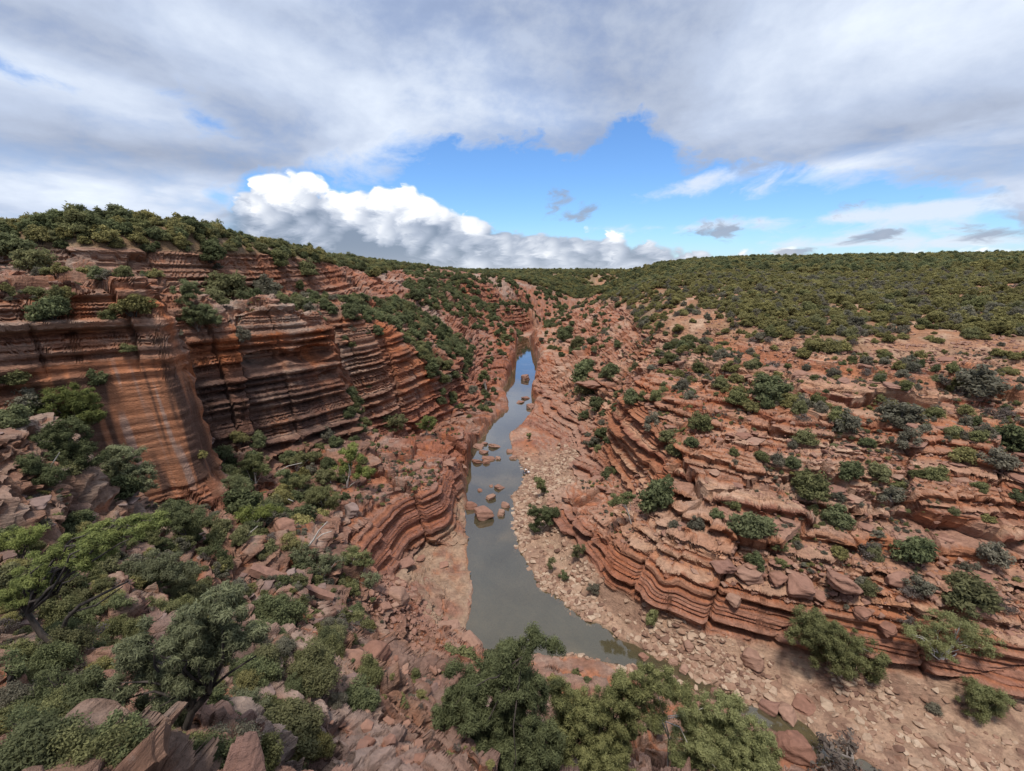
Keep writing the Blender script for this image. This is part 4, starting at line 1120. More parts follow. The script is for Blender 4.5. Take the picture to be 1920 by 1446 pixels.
tree_px('wattle_tree', 'olive feathery wattle right of the dense pine', 21.5, [(1120, 1446), (1130, 1380)],
        [(1095, 1335, 50, 42), (1160, 1290, 52, 34), (1230, 1272, 50, 28), (1110, 1412, 70, 44, .8), (1200, 1330, 50, 34), (1050, 1300, 34, 28), (1060, 1370, 50, 44), (1150, 1360, 50, 44), (1040, 1430, 60, 34, .8), (1270, 1290, 34, 22), (1140, 1430, 60, 34, .8)],
        L_WATTLE, B_DARK, per=150, size=0.06, aspect=3.4, seed=14, r0=0.12, clr=0.32, twigs=14, droop=-0.3)
tree_px('gum_tree', 'light green gum with forked bare white limbs at the bottom edge', 23.0, [(1252, 1446), (1254, 1385), (1240, 1350)],
        [(1350, 1335, 56, 34), (1395, 1385, 62, 42), (1310, 1400, 58, 44, .8), (1390, 1430, 60, 30, 1), (1280, 1425, 34, 34), (1285, 1340, 30, 22), (1330, 1370, 50, 36), (1430, 1420, 40, 36), (1350, 1440, 60, 26, 1)],
        L_GUM, B_PALE, per=140, size=0.065, aspect=3.2, seed=15, r0=0.07, clr=0.34, twigs=5, droop=0.2, extra=[([(1254, 1385), (1238, 1345), (1214, 1325)], 0.05), ([(1254, 1380), (1246, 1345), (1235, 1310), (1232, 1295)], 0.04)])
tree_px('gum_tree', 'big two-lobed green bush on the gravel against the long overhang', 33.5, [(1560, 1268), (1555, 1225)],
        [(1525, 1170, 52, 30), (1582, 1222, 76, 36), (1560, 1195, 50, 32), (1625, 1250, 40, 22), (1505, 1190, 30, 22)],
        L_GREEN, B_GREY, per=120, size=0.085, seed=16, r0=0.14, clr=0.42, twigs=12, group='bushes of the right bank')
tree_px('gum_tree', 'sparse pale tree with spreading white limbs on the right bank', 33.0, [(1765, 1240), (1785, 1210)],
        [(1735, 1192, 46, 18), (1820, 1190, 50, 24), (1780, 1165, 44, 15), (1850, 1212, 30, 16), (1760, 1222, 34, 12), (1700, 1185, 20, 10)],
        L_GUM, B_PALE, per=60, size=0.085, seed=17, r0=0.10, clr=0.40, twigs=16, group='bushes of the right bank', extra=[([(1785, 1210), (1800, 1195), (1835, 1190)], 0.05), ([(1785, 1210), (1798, 1180), (1800, 1165)], 0.045)])
tree_px('gum_tree', 'light green bush on pale sand near the right edge', 30.5, [(1848, 1345), (1848, 1325)], [(1850, 1300, 42, 22), (1835, 1325, 36, 20), (1870, 1318, 28, 18)], L_GUM, B_GREY, per=110, size=0.075, seed=18, r0=0.08, clr=0.36, group='bushes of the right bank')
tree_px('gum_tree', 'dark tree on the gravel beside the pool, right of the largest boulder', 54.0, [(1012, 1002), (1014, 985)], [(1020, 966, 26, 18), (998, 958, 12, 13), (1035, 962, 14, 13), (1005, 985, 14, 10)], L_DEEP, B_GREY, per=90, size=0.12, seed=19, r0=0.08, clr=0.42)
tree_px('gum_tree', 'slim tree on the gravel upstream of the dark one', 62.0, [(1016, 935), (1015, 920)], [(1013, 903, 12, 12), (1022, 916, 9, 8)], L_GUM, B_GREY, per=70, size=0.13, seed=20, r0=0.06, clr=0.40)
tree_px('gum_tree', 'sapling with bright white trunk and flat crown on the right ledges', 50.0, [(1184, 984), (1178, 962), (1172, 948)], [(1162, 936, 22, 8), (1182, 930, 12, 7), (1150, 944, 10, 5)], L_GUM, B_PALE, per=60, size=0.10, seed=21, r0=0.07, clr=0.30)
for k, (x0, y0, lb, dd, lab) in enumerate([
        (1222, 1178, [(1222, 1158, 12, 17)], 37.5, 'single green sapling on the gravel below the long overhang'), (1036, 1078, [(1034, 1056, 8, 14)], 46.5, 'thin green sapling at the edge of the pool'),
        (1088, 1050, [(1086, 1030, 12, 12), (1076, 1040, 8, 7)], 48.5, 'leaning sapling at the foot of the right ledges'), (1058, 1092, [(1056, 1080, 11, 9)], 45.5, 'low dark bush on the sand of the right bank'),
        (1114, 1116, [(1114, 1104, 13, 9)], 43.0, 'round grey-green bush on the sand of the right bank'), (993, 828, [(992, 818, 5, 7)], 85.0, 'tiny sapling on the upper gravel')]):
    tree_px('sapling', lab, dd, [(x0, y0), (x0, y0 - 6)], lb, [L_GUM, L_GREEN, L_GREEN, L_DEEP, L_GREY, L_GUM][k], B_GREY, per=70, size=0.09, seed=30 + k, r0=0.04, clr=0.26, twigs=5, group='saplings of the right bank', cat='sapling')

# the gum wood on the left bench
GUMS = [
    (650, 918, [(660, 850, 24, 24), (680, 886, 24, 16), (645, 875, 18, 16)], L_PINE, B_PALE, 'bright green gum at the edge of the great slab'), (480, 908, [(475, 865, 28, 18), (492, 880, 18, 12)], L_GUM, B_PALE, 'yellow-green gum in front of the dark cliff'),
    (556, 885, [(560, 861, 28, 12), (585, 855, 20, 10)], L_GREEN, B_PALE, 'flat-topped gum behind the white fallen branch'), (565, 940, [(562, 908, 28, 18), (580, 920, 18, 12)], L_GREEN, B_GREY, 'rounded green gum in the middle of the left wood'),
    (606, 960, [(604, 928, 36, 14), (622, 942, 22, 12)], L_GUM, B_PALE, 'spreading pale gum left of the great slab'), (474, 992, [(470, 966, 36, 14), (505, 958, 22, 10)], L_PINE, B_PALE, 'broad yellow-green gum beside the domed pink boulder'),
    (532, 915, [(531, 893, 20, 12)], L_DEEP, B_GREY, 'small dark tree under the yellow-green gums'), (600, 1090, [(602, 1056, 44, 18), (570, 1040, 34, 16)], L_DULL, B_PALE, 'dull green gum above the fallen rock slab'),
    (664, 1070, [(662, 1040, 34, 16), (690, 1052, 18, 12)], L_GUM, B_PALE, 'gum with thin white limbs against the red ledge'), (545, 1030, [(540, 1012, 24, 12), (555, 1022, 18, 8)], L_OLIVE, B_GREY, 'small yellow-tipped bush below the domed pink boulder'),
    (440, 930, [(436, 905, 26, 14), (455, 915, 18, 10)], L_DEEP, B_GREY, 'dark tree at the right foot of the buttress'), (420, 870, [(415, 850, 24, 12)], L_DEEP, B_GREY, 'deep green tree hugging the base of the dark cliff'),
    (620, 905, [(618, 892, 18, 10)], L_GREEN, B_PALE, 'slender gum just left of the bright one'), (740, 812, [(735, 790, 30, 16), (718, 800, 18, 10)], L_GREEN, B_GREY, 'grey-green tree behind the great slab'), (800, 820, [(800, 793, 16, 14)], L_PINE, B_PALE, 'yellow-green sapling at the far end of the great slab'),
    (912, 735, [(908, 706, 10, 14)], L_GUM, B_PALE, 'lone pale gum on the left bank of the far reach'), (350, 1010, [(320, 962, 50, 18), (370, 965, 36, 16), (345, 985, 36, 12)], L_DEEP, B_DARK, 'dense dark green trees massed below the buttress'),
    (420, 1060, [(405, 1030, 28, 16)], L_DEEP, B_DARK, 'rounded dark green tree at the head of the fallen rock slab'), (700, 1110, [(690, 1090, 26, 14)], L_DULL, B_GREY, 'low tree with bare twigs beside the rounded block'),
    (680, 1195, [(676, 1165, 18, 22)], L_GREEN, B_GREY, 'narrow dark tree in the rubble chute'),
]
for k, (x0, y0, lb, lm, bk, lab) in enumerate(GUMS):
    p = at_pixel(x0, y0)
    if p is None: continue
    cx_, cy_ = lb[0][0], lb[0][1]
    tree_px('gum_tree' if bk is B_PALE else 'bushy_tree', lab, p.y, [(x0, y0), ((x0 + cx_) / 2, (y0 + cy_) / 2 + 4)], lb, lm, bk, per=80, size=0.0021 * p.y + 0.012, seed=50 + k, r0=0.09, clr=0.30 + 0.003 * p.y, twigs=9, group='trees on the left bench')
LEFT_TREES = [
    (125, 800, [(130, 752, 58, 32), (100, 780, 40, 22), (165, 775, 30, 22)], L_PINE, B_GREY, 'broad green tree in front of the buttress wall'), (150, 880, [(115, 815, 48, 32), (150, 850, 44, 26), (85, 850, 30, 26)], L_DEEP, B_GREY, 'dark green tree left of the buttress with bare grey limb'),
    (235, 925, [(230, 855, 44, 20), (250, 885, 40, 18), (205, 890, 40, 24), (270, 905, 24, 14)], L_DULL, B_DARK, 'open-crowned tree overlapping the buttress face'), (60, 900, [(55, 870, 34, 22), (90, 890, 36, 18)], L_DEEP, B_GREY, 'dark shrubby tree above the pale lichened ledge'),
    (190, 1180, [(170, 1150, 48, 26), (215, 1130, 34, 18)], L_DEEP, B_DARK, 'low green pine right of the twisted trunk'), (270, 1090, [(290, 1060, 60, 24), (340, 1075, 36, 16), (240, 1070, 30, 16)], L_DULL, B_DARK, 'dull green thicket behind the bright pine'),
    (40, 1060, [(30, 1020, 34, 22), (60, 1000, 34, 16)], L_PINE, B_DARK, 'small green pine at the left edge behind the bright one'), (360, 1130, [(345, 1100, 44, 16), (380, 1110, 28, 12)], L_GREEN, B_DARK, 'low green tree at the top of the pebbly clearing'),
    (372, 622, [(350, 548, 26, 22), (372, 585, 34, 24), (345, 600, 28, 14), (395, 600, 22, 12)], L_DEEP, B_GREY, 'tall dark tree clump on the ledge above the dark cliff'),
    (300, 1260, [(285, 1225, 26, 26)], L_DEEP, B_DARK, 'upright dark shrub left of the drooping tree'), (20, 1290, [(15, 1245, 30, 28)], L_DEEP, B_DARK, 'dark pine cut by the left edge of the frame'),
    (215, 1385, [(205, 1350, 44, 26), (165, 1365, 34, 22)], L_DULL, B_DARK, 'dull green bushy tree between the corner and the leaning trunk'), (130, 1300, [(120, 1270, 46, 24), (160, 1285, 30, 18)], L_DEEP, B_DARK, 'dark green bushy tree below the twisted pine'),
    (470, 1340, [(455, 1310, 40, 24), (490, 1322, 26, 18)], L_DULL, B_DARK, 'pale feathery tree right of the leaning trunk'), (620, 1235, [(610, 1210, 34, 18)], L_GREEN, B_DARK, 'small leafy tree above the rocky spine'),
    (60, 1400, [(60, 1350, 46, 34)], L_DEEP, B_DARK, 'shadowy bush in the lower left corner'),
]
for k, (x0, y0, lb, lm, bk, lab) in enumerate(LEFT_TREES):
    p = at_pixel(x0, y0)
    if p is None: continue
    tree_px('pine_tree' if lm in (L_PINE, L_DULL) else 'bushy_tree', lab, p.y, [(x0, y0), ((x0 + lb[0][0]) / 2, (y0 + lb[0][1]) / 2 + 8)], lb, lm, bk, per=110, size=0.0018 * p.y + 0.02, seed=80 + k, r0=0.10, clr=0.22 + 0.004 * p.y, twigs=12, group='trees on the left slope')

# ------------------------------------------------------------------ shrubs one can point at on the right slope
R_SHRUBS = [  # px, py of the foot, width px, kind, label
    (1408, 1006, 84, 'deep', 'largest round dark bush on the right ledges'), (1343, 973, 28, 'deep', 'small upright bush left of the largest round bush'), (1519, 925, 66, 'green', 'straggling two-part bush above the boulder terrace'),
    (1588, 903, 50, 'deep', 'compact dark bush on the salmon ledges'), (1646, 898, 46, 'green', 'round bush right of the compact dark one'), (1567, 984, 56, 'deep', 'round dark bush below the straggling two-part bush'),
    (1714, 1049, 72, 'deep', 'dark bush leaning out over the right ledges'), (1460, 1029, 30, 'green', 'bright low bush below the largest round bush'), (1464, 1061, 24, 'green', 'tiny bush at the top of the boulder terrace'),
    (1573, 1046, 36, 'olive', 'olive bush left of the dead white roots'), (1620, 1040, 60, 'dry', 'dead grey bush with bare roots on the boulder terrace'), (1858, 1053, 64, 'grey', 'thin grey-green bush under the right rim'),
    (1753, 898, 40, 'green', 'low bush in the upper right ledges'), (1800, 868, 54, 'olive', 'olive bush below the upper right scrub'), (1866, 872, 64, 'grey', 'wide grey bush near the right edge of the ledges'),
    (1720, 1105, 52, 'grey', 'grey bush above the upright red block'), (1812, 1130, 90, 'green', 'wide green bush beside the smooth red boulder'), (1882, 1137, 50, 'dry', 'dry bush right of the wide green one'),
    (1305, 990, 40, 'grey', 'pale twiggy bush near the white-trunked sapling'), (1674, 937, 46, 'grey', 'pale bush between two dark ledges'), (1850, 978, 28, 'olive', 'tiny olive bush on bare ledges at the right'), (1912, 937, 40, 'deep', 'dark bush cut by the right edge of the frame'),
    (1376, 877, 20, 'grey', 'tiny grey bush on the middle ledges'), (1427, 863, 30, 'green', 'small flat bush on the middle ledges'), (1640, 1006, 30, 'grey', 'thin bush in a crack of the right ledges'),
    (1443, 750, 76, 'deep', 'big dark bush on the lip of the plateau'), (1383, 757, 46, 'green', 'bright flat bush below the big lip bush'), (1313, 806, 46, 'green', 'rounded green bush on the upper ledges'), (1297, 836, 30, 'deep', 'dark upright bush below the rounded green one'),
    (1352, 726, 38, 'green', 'bush left of the big lip bush'), (1373, 697, 38, 'olive', 'double bush on rubble above the lip'), (1680, 792, 80, 'grey', 'wide grey-green bush on the upper right ledges'), (1585, 807, 60, 'grey', 'loose grey-green bush left of the wide one'),
    (1510, 829, 44, 'green', 'ragged bush on the pale ledges'), (1625, 839, 28, 'deep', 'small dark bush below the loose grey-green one'), (1703, 847, 52, 'grey', 'soft bush under the wide grey-green one'), (1830, 735, 92, 'grey', 'broad grey bush under the plateau scrub'),
    (1867, 777, 60, 'dry', 'dry brown bush below the broad grey one'), (1833, 827, 38, 'green', 'small green bush at the right of the upper ledges'), (1892, 840, 70, 'deep', 'thick dark bush at the right frame edge'),
    (1120, 772, 40, 'deep', 'dark bush in the gully, upper end'), (1130, 817, 30, 'deep', 'dark bush in the middle of the gully'), (1113, 837, 34, 'grey', 'grey bush at the gully mouth'), (1140, 832, 24, 'deep', 'narrow bush against the gully cliff'), (1145, 897, 38, 'deep', 'lowest dark bush of the gully'),
    (1187, 757, 44, 'deep', 'round bush on the cliff right of the gully'), (1207, 750, 26, 'green', 'small bush beside the round cliff-top one'), (1235, 754, 36, 'green', 'upright bush on the ledges right of the gully'), (1223, 802, 44, 'grey', 'bush on the pale ledge right of the gully'), (1253, 827, 40, 'green', 'bush below the pale ledge right of the gully'),
    (1268, 857, 42, 'green', 'flat bush at the end of the dark overhang'), (1100, 737, 44, 'green', 'bush on the tilted pale slab'), (1093, 717, 58, 'deep', 'long dark bush behind the tilted pale slab'), (1147, 712, 40, 'deep', 'bush right of the tilted pale slab'),
    (1060, 637, 40, 'deep', 'dark bush on the far right bank'), (1083, 652, 30, 'green', 'bush beside the far right bank ledges'), (1230, 952, 76, 'deep', 'wide dark bush behind the white-trunked sapling'), (1260, 677, 26, 'green', 'small bush on the upper rubble'), (1220, 692, 20, 'grey', 'tiny bush on the upper rubble'),
    (1193, 692, 20, 'green', 'tiny green bush on the rubble edge'), (1265, 992, 26, 'grey', 'small pale bush below the wide dark bush'), (1720, 1110, 40, 'dry', 'dry twigs above the upright red block'), (1750, 1330, 30, 'grey', 'dark fallen bush on the pale sand'), (1600, 1440, 150, 'dry', 'leafless grey thicket at the bottom right edge'),
    (1695, 1165, 40, 'dry', 'silvery dead branches under the right ledges'),
]
L_SHRUBS = [
    (528, 1168, 92, 'deep', 'glossy dark green bush beside the fallen rock slab'), (545, 1392, 128, 'green', 'large round bush with bare stems near the bottom edge'), (430, 1410, 110, 'grey', 'pale feathery bush right of the leaning black trunk'), (590, 1270, 90, 'green', 'green bush under the grey thicket'),
    (640, 1190, 80, 'dry', 'tangled grey thicket above the rocky spine'), (670, 1330, 90, 'deep', 'dark bush on the rocky spine'), (600, 1410, 60, 'olive', 'small yellow-green bush beside the orange rubble'), (100, 598, 70, 'deep', 'round dark bush on the ledges above the buttress'),
    (190, 530, 40, 'deep', 'small dark bush on the upper left ledge'), (250, 590, 70, 'olive', 'loose olive tree-bush by the small cave'), (30, 490, 90, 'deep', 'dark bushes below the left skyline'), (65, 505, 60, 'green', 'green bush at the left end of the upper cliff'), (395, 488, 60, 'deep', 'dark bush hanging from the upper cliff'),
    (430, 562, 72, 'green', 'green bush on the scree above the dark cliff'), (500, 552, 62, 'grey', 'grey bush on the scree above the dark cliff'), (240, 660, 26, 'green', 'tiny bush on top of the buttress'), (205, 600, 30, 'green', 'low bush on the buttress crest'), (455, 640, 40, 'grey', 'grey tuft on the rim of the dark cliff'),
    (520, 500, 50, 'green', 'bush on the red band of the upper cliff'), (575, 515, 44, 'green', 'bush at the end of the red band'), (30, 720, 50, 'green', 'low bush under the left caves'), (60, 760, 60, 'grey', 'grey scrub on the left rock apron'),
    (70, 1436, 150, 'deep', 'dark bush at the bottom left corner'), (165, 1440, 120, 'green', 'green bush at the bottom edge right of the corner'), (400, 1440, 110, 'deep', 'dark bush at the bottom edge beside the leaning trunk'), (480, 1444, 100, 'green', 'green bush at the bottom edge below the large round one'), (20, 1330, 90, 'grey', 'grey bush at the left edge above the corner'), (160, 1330, 110, 'deep', 'dark bush in the lower left gully'), (230, 1420, 120, 'deep', 'dark low bush beside the black trunk'), (500, 1260, 90, 'green', 'soft green bush right of the drooping tree'), (690, 1270, 60, 'green', 'green bush at the foot of the rocky spine'),
]
SHRUB_COUNT = 0
for lst, grp in ((R_SHRUBS, 'bushes on the right ledges'), (L_SHRUBS, 'bushes on the left slope')):
    for px, py, w, kd, lab in lst:
        p = at_pixel(px, py)
        if p is None: continue
        put_shrub(kd, p, w * depth_of(p) / F_PX * 1.02, lab, grp, 0.9)

# ------------------------------------------------------------------ the scrub
ZONES = [  # picture polygon, density per square metre, size range, kinds with weights, place phrase
    ('left slope below the skyline', [(0, 405), (0, 520), (90, 470), (320, 450), (480, 440), (700, 520), (760, 500), (500, 430)], .17, (2.0, 4.2), 'ddggoo'),
    ('left bank of the far reach', [(860, 640), (960, 640), (945, 700), (920, 780), (850, 790), (800, 770)], .09, (1.0, 2.6), 'ddggy'),
    ('ledge above the dark cliff', [(320, 520), (430, 520), (700, 540), (690, 640), (450, 605), (330, 630)], .14, (1.4, 3.2), 'ddggy'),
    ('wooded gully of the left wall', [(640, 560), (760, 570), (890, 650), (860, 760), (800, 770), (750, 690), (700, 660), (690, 780), (640, 790)], .32, (1.8, 3.8), 'ddddgg'),
    ('left bench under the cliffs', [(370, 800), (620, 815), (760, 780), (700, 850), (640, 960), (560, 1010), (420, 960), (380, 900)], .2, (1.4, 3.4), 'dddggyo'),
    ('left flank of the far reach', [(760, 500), (1010, 530), (1000, 610), (960, 640), (890, 620), (760, 560)], .15, (1.8, 4.0), 'dddgg'),
    ('apron beside the buttress', [(0, 690), (190, 690), (300, 850), (400, 930), (380, 1000), (120, 930), (0, 800)], .14, (1.2, 2.6), 'dddggy'),
    ('slope below the lookout', [(0, 960), (420, 960), (650, 1060), (700, 1180), (640, 1300), (560, 1446), (0, 1446)], .95, (0.5, 1.7), 'ddgggyor'),
    ('upper left ledges', [(0, 500), (330, 470), (560, 480), (640, 560), (320, 520), (200, 620), (0, 600)], .06, (1.0, 2.4), 'dgyo'),
    ('cleft ending the gorge', [(1000, 540), (1062, 540), (1062, 612), (1030, 620), (1005, 600)], .06, (2.0, 4.2), 'dddg'),
    ('far right bank', [(1040, 545), (1190, 545), (1180, 640), (1080, 690), (1010, 640)], .055, (1.2, 3.0), 'ddggy'),
    ('right ledges', [(1080, 640), (1250, 640), (1920, 740), (1920, 1220), (1400, 1060), (1130, 880)], .04, (0.7, 1.9), 'dgggyyr'),
    ('right gully', [(1080, 690), (1170, 690), (1160, 880), (1140, 910), (1100, 830)], .09, (1.2, 2.6), 'dddgy'),
    ('rubble slope below the plateau', [(1180, 580), (1300, 640), (1920, 690), (1920, 860), (1500, 790), (1250, 740)], .20, (0.7, 2.6), 'dggyyoor'),
    ('near bank by the stream', [(790, 1230), (1000, 1240), (1450, 1330), (1500, 1446), (790, 1446)], .16, (0.8, 2.0), 'dggo'),
]
KEY = {'d': 'deep', 'g': 'green', 'o': 'olive', 'y': 'grey', 'r': 'dry'}
MARKS_L = ['at the left frame edge', 'left of the buttress', 'over the bright pine', 'over the buttress face', 'over the buttress edge', 'left of the dark cliff', 'over the dark cliff', 'over the twin caves', 'right of the caves', 'left of the great slab', 'over the great slab', 'beside the far reach']
MARKS_R = ['beside the far narrows', 'over the far bank', 'over the gully', 'over the sapling ledge', 'left of the lip bush', 'over the lip bush', 'right of the lip bush', 'over the ragged bush', 'over the compact bush', 'over the wide grey bush', 'over the red boulder', 'at the right frame edge']
ROWS = ['foremost row', 'second row', 'third row', 'fourth row', 'middle row', 'row past the middle', 'upper row', 'row under the skyline']
def ledge_tufts():
    g = np.random.default_rng(71)
    P_, _ = land_points(150000, 72, lambda D, x, y, z, px, py: (D['rock'] > 0.5) * (D['sd'] > 2) * (z > 5) * (D['face'] < 0.4) * (px > 0) * (px < 1930) * smooth(-0.1, 0.35, fbm(x, y, 6, 3, 73)) * 0.30, 14, 130)
    w = 0.22 + 0.55 * g.random(len(P_)) ** 2
    ms = SH_DRY + SH_GREY + SH_OLIVE[:2] + SH_GREEN[:1]
    gn_stuff('ledge_tufts', 'small dry tufts and seedlings rooted in cracks of the ledges', P_, g.uniform(0, 6.28, len(P_)), np.stack([w, w, w * g.uniform(.6, 1.1, len(P_))], 1), g.integers(0, len(ms), len(P_)), ms)
    print('tufts', len(P_))
ledge_tufts()

def scatter_scrub():
    g = np.random.default_rng(91)
    recs = []          # x, y, z, w, kind, zone
    def grow(P_, size, kinds, zone):
        for k in range(len(P_)):
            recs.append((*P_[k], g.uniform(*size) * (0.7 + 0.5 * g.random()), KEY[kinds[g.integers(len(kinds))]], zone))
    def sample(weight, dens, rmin, rmax, seed):
        area = 0.5 * 2.04 * (rmax ** 2 - rmin ** 2)
        n = min(400000, int(area * dens))
        return land_points(n, seed, weight, rmin, rmax)
    for k, (zone, poly, dens, size, kinds) in enumerate(ZONES):
        far_ = 420 if 'cleft' in zone else 330 if 'far' in zone or 'flank' in zone or 'skyline' in zone else (180 if 'gully of' in zone or 'rubble' in zone else 130)
        if 'lookout' in zone or 'near bank' in zone: far_ = 46
        clump = lambda x, y: 0.25 + 0.75 * smooth(-0.25, 0.30, fbm(x, y, 11, 2, 400 + k))
        P_, _ = sample(lambda D, x, y, z, px, py: in_px(px, py, poly) * (D['sd'] > 1.5) * clump(x, y) * (1 - 0.7 * smooth(0.5, .9, D['amp'] * smooth(.3, .8, D['hard']) * smooth(.2, .6, D['q']))) * (((D['right'] > 0.5) == (10 <= k < 14)) | (k == 9)), dens * 1.7, 7, far_, 500 + k)
        grow(P_, size, kinds, zone)
    # hilltop on the left and the whole right plateau
    P_, _ = sample(lambda D, x, y, z, px, py: (D['soil'] > 0.4) * (D['right'] < 0.5), .75, 40, 300, 600); grow(P_, (1.3, 2.9), 'ddggooo', 'left hilltop')
    P_, _ = sample(lambda D, x, y, z, px, py: (D['soil'] > 0.3) * (D['right'] > 0.5) * (0.28 + 0.72 * smooth(52, 115, np.hypot(x, y) + 60 * fbm(x, y, 18, 3, 700))) * (0.25 + 0.75 * smooth(-0.25, 0.2, fbm(x, y, 14, 3, 701))), .62, 40, 230, 601); grow(P_, (0.8, 3.3), 'gooooooyyr', 'right plateau')
    P_, _ = sample(lambda D, x, y, z, px, py: (D['soil'] > 0.3) * (np.abs(px - 960) < 1250), .2, 230, 520, 602); grow(P_, (2.6, 5.0), 'gooodd', 'far plateau')
    P_, _ = sample(lambda D, x, y, z, px, py: np.abs(px - 960) < 1150, .016, 520, 1300, 603); grow(P_, (4.0, 8.0), 'ggoodd', 'far plateau')
    xyz = np.array([r[:3] for r in recs]); w = np.array([r[3] for r in recs])
    dep = xyz[:, 1] * CT - (xyz[:, 2] - CAM_H) * ST
    px, py = project(xyz[:, 0], xyz[:, 1], xyz[:, 2] + w * 0.4)
    app = w / dep
    seen = (px > 5) & (px < 1915) & (py < 1440)
    order = np.argsort(-np.where(seen, app, 0))
    zn = np.array([r[5] for r in recs]); cen = {z_: float(np.median(py[(zn == z_) & seen])) if ((zn == z_) & seen).any() else 0 for z_ in set(zn)}
    lim = {'green': 230, 'olive': 260, 'deep': 260, 'grey': 140, 'dry': 60}; have = dict.fromkeys(lim, 0); single = np.zeros(len(recs), bool)
    for j in order:
        kd = recs[j][4]
        if have[kd] >= lim[kd] or not seen[j]: continue
        h = at_pixel(float(px[j]), float(py[j]))
        if h is not None and math.hypot(h.x, h.y) < math.hypot(*xyz[j, :2]) - 2.5: continue          # behind a ridge
        have[kd] += 1; single[j] = True
        x, y, z, ww, kd, zone = recs[j]
        big = 'large' if app[j] > .045 else ('mid-sized' if app[j] > .022 else 'small')
        side = ''
        marks = MARKS_L if px[j] < 960 else MARKS_R
        pct = marks[min(len(marks) - 1, int((px[j] % 960) / 960 * len(marks)))]
        if zone == 'right plateau': side = ROWS[int(np.searchsorted([70, 84, 98, 112, 130, 150, 180], dep[j]))] + ', ' + pct
        elif zone == 'right ledges': side = ('low down' if z < 10 else ('halfway up' if z < 16 else 'high up')) + ', ' + pct
        else: side = ('lower part' if py[j] > cen[zone] else 'upper part') + ', ' + pct
        noun = {'green': 'leafy green bush', 'olive': 'olive domed bush', 'deep': 'dark green bush', 'grey': 'thin grey-green bush', 'dry': 'dry twiggy bush'}[kd]
        lab_ = '%s %s, %s, %s' % (big, noun, zone, side)
        if len(lab_.split()) > 16: lab_ = '%s, %s, %s' % (noun, zone, side)
        put_shrub(kd, (x, y, z), ww, lab_, 'scrub on the %s' % zone)
    rest = np.nonzero(~single)[0]
    order_k = ['green', 'olive', 'deep', 'grey', 'dry']; allm = []; off = {}
    for kd in order_k: off[kd] = len(allm); allm += KINDS[kd][0]
    right = coarse(gs, np.arctan2(xyz[:, 0], xyz[:, 1]), np.hypot(xyz[:, 0], xyz[:, 1])) > 0
    for nm, lab, msk in (('plateau_scrub', 'dense olive scrub covering the right plateau and the far plains', right), ('canyon_scrub', 'thick green scrub over the left walls and hilltop', ~right)):
        r = rest[msk[rest]]
        ww = w[r]; kd = [recs[j][4] for j in r]
        idx = [off[k_] + int(g.integers(len(KINDS[k_][0]))) for k_ in kd]
        p = xyz[r].copy(); p[:, 2] -= 0.05 * ww
        gn_stuff(nm, lab, p, g.uniform(0, 6.28, len(r)), np.stack([ww, ww, ww * g.uniform(.8, 1.1, len(r))], 1), idx, allm)
    print('scrub', len(recs), have)
scatter_scrub()

# ------------------------------------------------------------------ fallen rock slab, dead limbs
def fallen_slab():
    a, b = at_pixel(466, 1074), at_pixel(622, 1128)
    a = Vector(Q(470, 1066, a.y)); b = Vector(Q(625, 1122, b.y))
    d = b - a; L = d.length; ax = d.normalized(); side = ax.cross(Vector((0, 0, 1))).normalized(); up = side.cross(ax)
    rn = random.Random(4); V = []; n = 12
    for i in range(n):
        t = i / (n - 1); c = a + d * t
        hw, hh = 0.42 * (1 - 0.25 * t) + rn.uniform(-.04, .04), 0.62 * (1 - 0.35 * t) + rn.uniform(-.06, .06)
        for s_, u_ in ((-1, 1), (1, 1), (1, -1), (-1, -1)):
            V.append(c + side * hw * s_ * (1 + rn.uniform(-.12, .12)) + up * hh * (u_ * 0.5 + rn.uniform(-.05, .05)))
    F = [[i * 4 + k, i * 4 + (k + 1) % 4, (i + 1) * 4 + (k + 1) % 4, (i + 1) * 4 + k] for i in range(n - 1) for k in range(4)] + [[3, 2, 1, 0], [n * 4 - 4, n * 4 - 3, n * 4 - 2, n * 4 - 1]]
    o = link('fallen_rock_slab', mesh_np('fallen_rock_slab', np.array([tuple(v) for v in V]), np.array(F), M_RED))
    tag(o, 'long narrow fallen beam of red rock among the left trees', 'rock slab')
fallen_slab()
for k, (path, r, lab) in enumerate([
        ([(508, 886), (512, 892), (524, 884), (540, 874), (566, 868)], .10, 'white fallen branch among the gums below the dark cliff'), ([(570, 1030), (588, 1012), (598, 995), (614, 978)], .10, 'bleached dead limb forking upward near the great slab'),
        ([(586, 1014), (604, 1002), (622, 996)], .07, 'shorter bleached limb beside the forking one'), ([(456, 1010), (470, 998), (484, 986)], .06, 'thin pale dead stick below the yellow-green gums'),
        ([(516, 945), (528, 938), (540, 936), (550, 940)], .06, 'arched grey dead branch in the left wood'), ([(86, 895), (98, 870), (112, 848)], .06, 'bare grey limb sticking out of the dark left tree'), ([(676, 1075), (690, 1056), (697, 1046)], .05, 'white twig of the gum beside the red ledge')]):
    p0 = at_pixel(*path[0])
    if p0 is None: continue
    D_ = p0.y
    pts = [np.array(Q(a, b, D_)) for a, b in path]; pts[0][2] -= 0.2
    v, f = tube(pts, np.linspace(r, r * 0.35, len(pts)), 6)
    tag(link('dead_branch', mesh_np('dead_branch', v, f, B_PALE, True)), lab, 'branch', 'dead branches of the left slope')

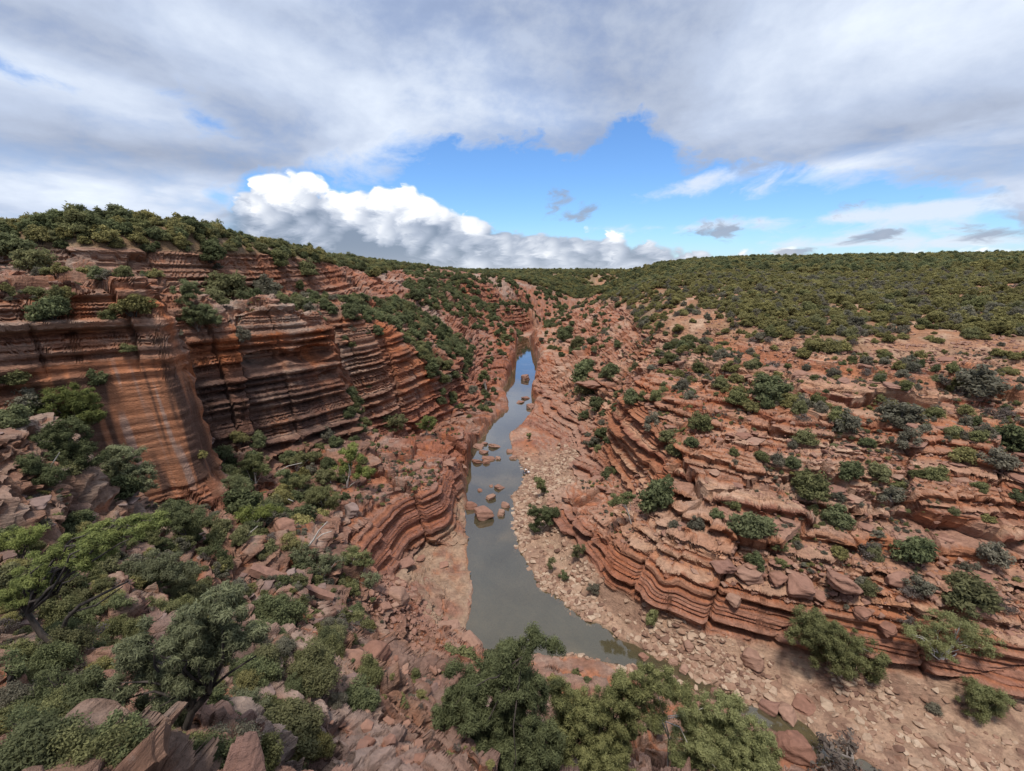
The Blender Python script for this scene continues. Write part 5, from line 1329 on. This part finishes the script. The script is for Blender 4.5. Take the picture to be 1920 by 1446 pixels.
# ------------------------------------------------------------------ two people sitting on the gravel by the pool
def cloth(name, c):
    m = bpy.data.materials.new(name); m.use_nodes = True; X.nt = m.node_tree
    p = m.node_tree.nodes['Principled BSDF']; p.inputs['Roughness'].default_value = 0.85
    tc = node('ShaderNodeTexCoord'); n = noise(tc.outputs['Object'], 9.0, 3, 0.5)
    m.node_tree.links.new(mix(n, tuple(x * 0.8 for x in c), tuple(min(1, x * 1.15) for x in c)), p.inputs['Base Color'])
    return m
M_SKIN, M_WHITE, M_BLACK, M_NAVY, M_HAIR = cloth('skin', (.48, .29, .20)), cloth('white_cotton', (.78, .78, .78)), cloth('black_cotton', (.02, .02, .022)), cloth('dark_trousers', (.035, .04, .055)), cloth('dark_hair', (.03, .02, .015))
def seated_person(px, py, face, top, label, hat):
    p = at_pixel(px, py); root = tag(empty('person', p), label, 'person', 'people on the gravel'); root.rotation_euler = (0, 0, face)
    J = {'pel': (0, 0, .14, .14), 'chest': (0, -.04, .48, .155), 'neck': (0, -.02, .62, .055), 'head': (0, .01, .78, .105)}
    verts, edges, rad = [], [], []
    def chain(pts, start=None):
        prev = start
        for x, y, z, r in pts:
            verts.append((x, y, z)); rad.append(r); i = len(verts) - 1
            if prev is not None: edges.append((prev, i))
            prev = i
        return prev
    chain([(0, 0, .13, .15), (0, -.03, .30, .13), (0, -.04, .48, .15), (0, -.02, .62, .06), (0, .0, .70, .075), (0, .01, .79, .105), (0, .01, .88, .07)])
    for s in (-1, 1):
        chain([(s * .17, -.03, .53, .06), (s * .23, .06, .36, .048), (s * .16, .24, .34, .038), (s * .13, .33, .36, .04)], 2)
        chain([(s * .10, .04, .13, .10), (s * .13, .38, .40, .075), (s * .12, .52, .08, .055), (s * .12, .64, .04, .045)], 0)
    me = bpy.data.meshes.new('body'); me.from_pydata(verts, edges, [])
    o = link('body', me, root)
    md = o.modifiers.new('skin', 'SKIN'); sv = me.skin_vertices[0].data
    for i, r in enumerate(rad): sv[i].radius = (r, r)
    sv[0].use_root = True
    o.modifiers.new('smooth', 'SUBSURF').levels = 1; o.modifiers['smooth'].render_levels = 1
    me.materials.append(M_SKIN)
    def wrap(nm, pts, rr, mat):
        v, f = tube(pts, rr, 10); link(nm, mesh_np(nm, v, f, mat, True), root)
    wrap('shirt', [(0, 0, .14), (0, -.02, .30), (0, -.04, .50), (0, -.03, .60)], [.19, .175, .20, .08], top)
    for s in (-1, 1):
        wrap('sleeve', [(s * .13, -.03, .56), (s * .20, .0, .46), (s * .24, .07, .36)], [.085, .075, .06], top)
        wrap('trouser_leg', [(s * .09, -.02, .13), (s * .13, .38, .40), (s * .12, .51, .10)], [.125, .095, .07], M_NAVY)
    wrap('hat' if hat else 'hair', [(0, .0, .80), (0, .0, .86), (0, .0, .92)], [.17, .12, .06] if hat else [.118, .118, .05], M_WHITE if hat else M_HAIR)
seated_person(986, 889, math.radians(70), M_BLACK, 'seated person in a black top and white hat on the gravel by the pool', True)
seated_person(991, 891, math.radians(100), M_WHITE, 'seated person in a white top on the gravel by the pool', False)
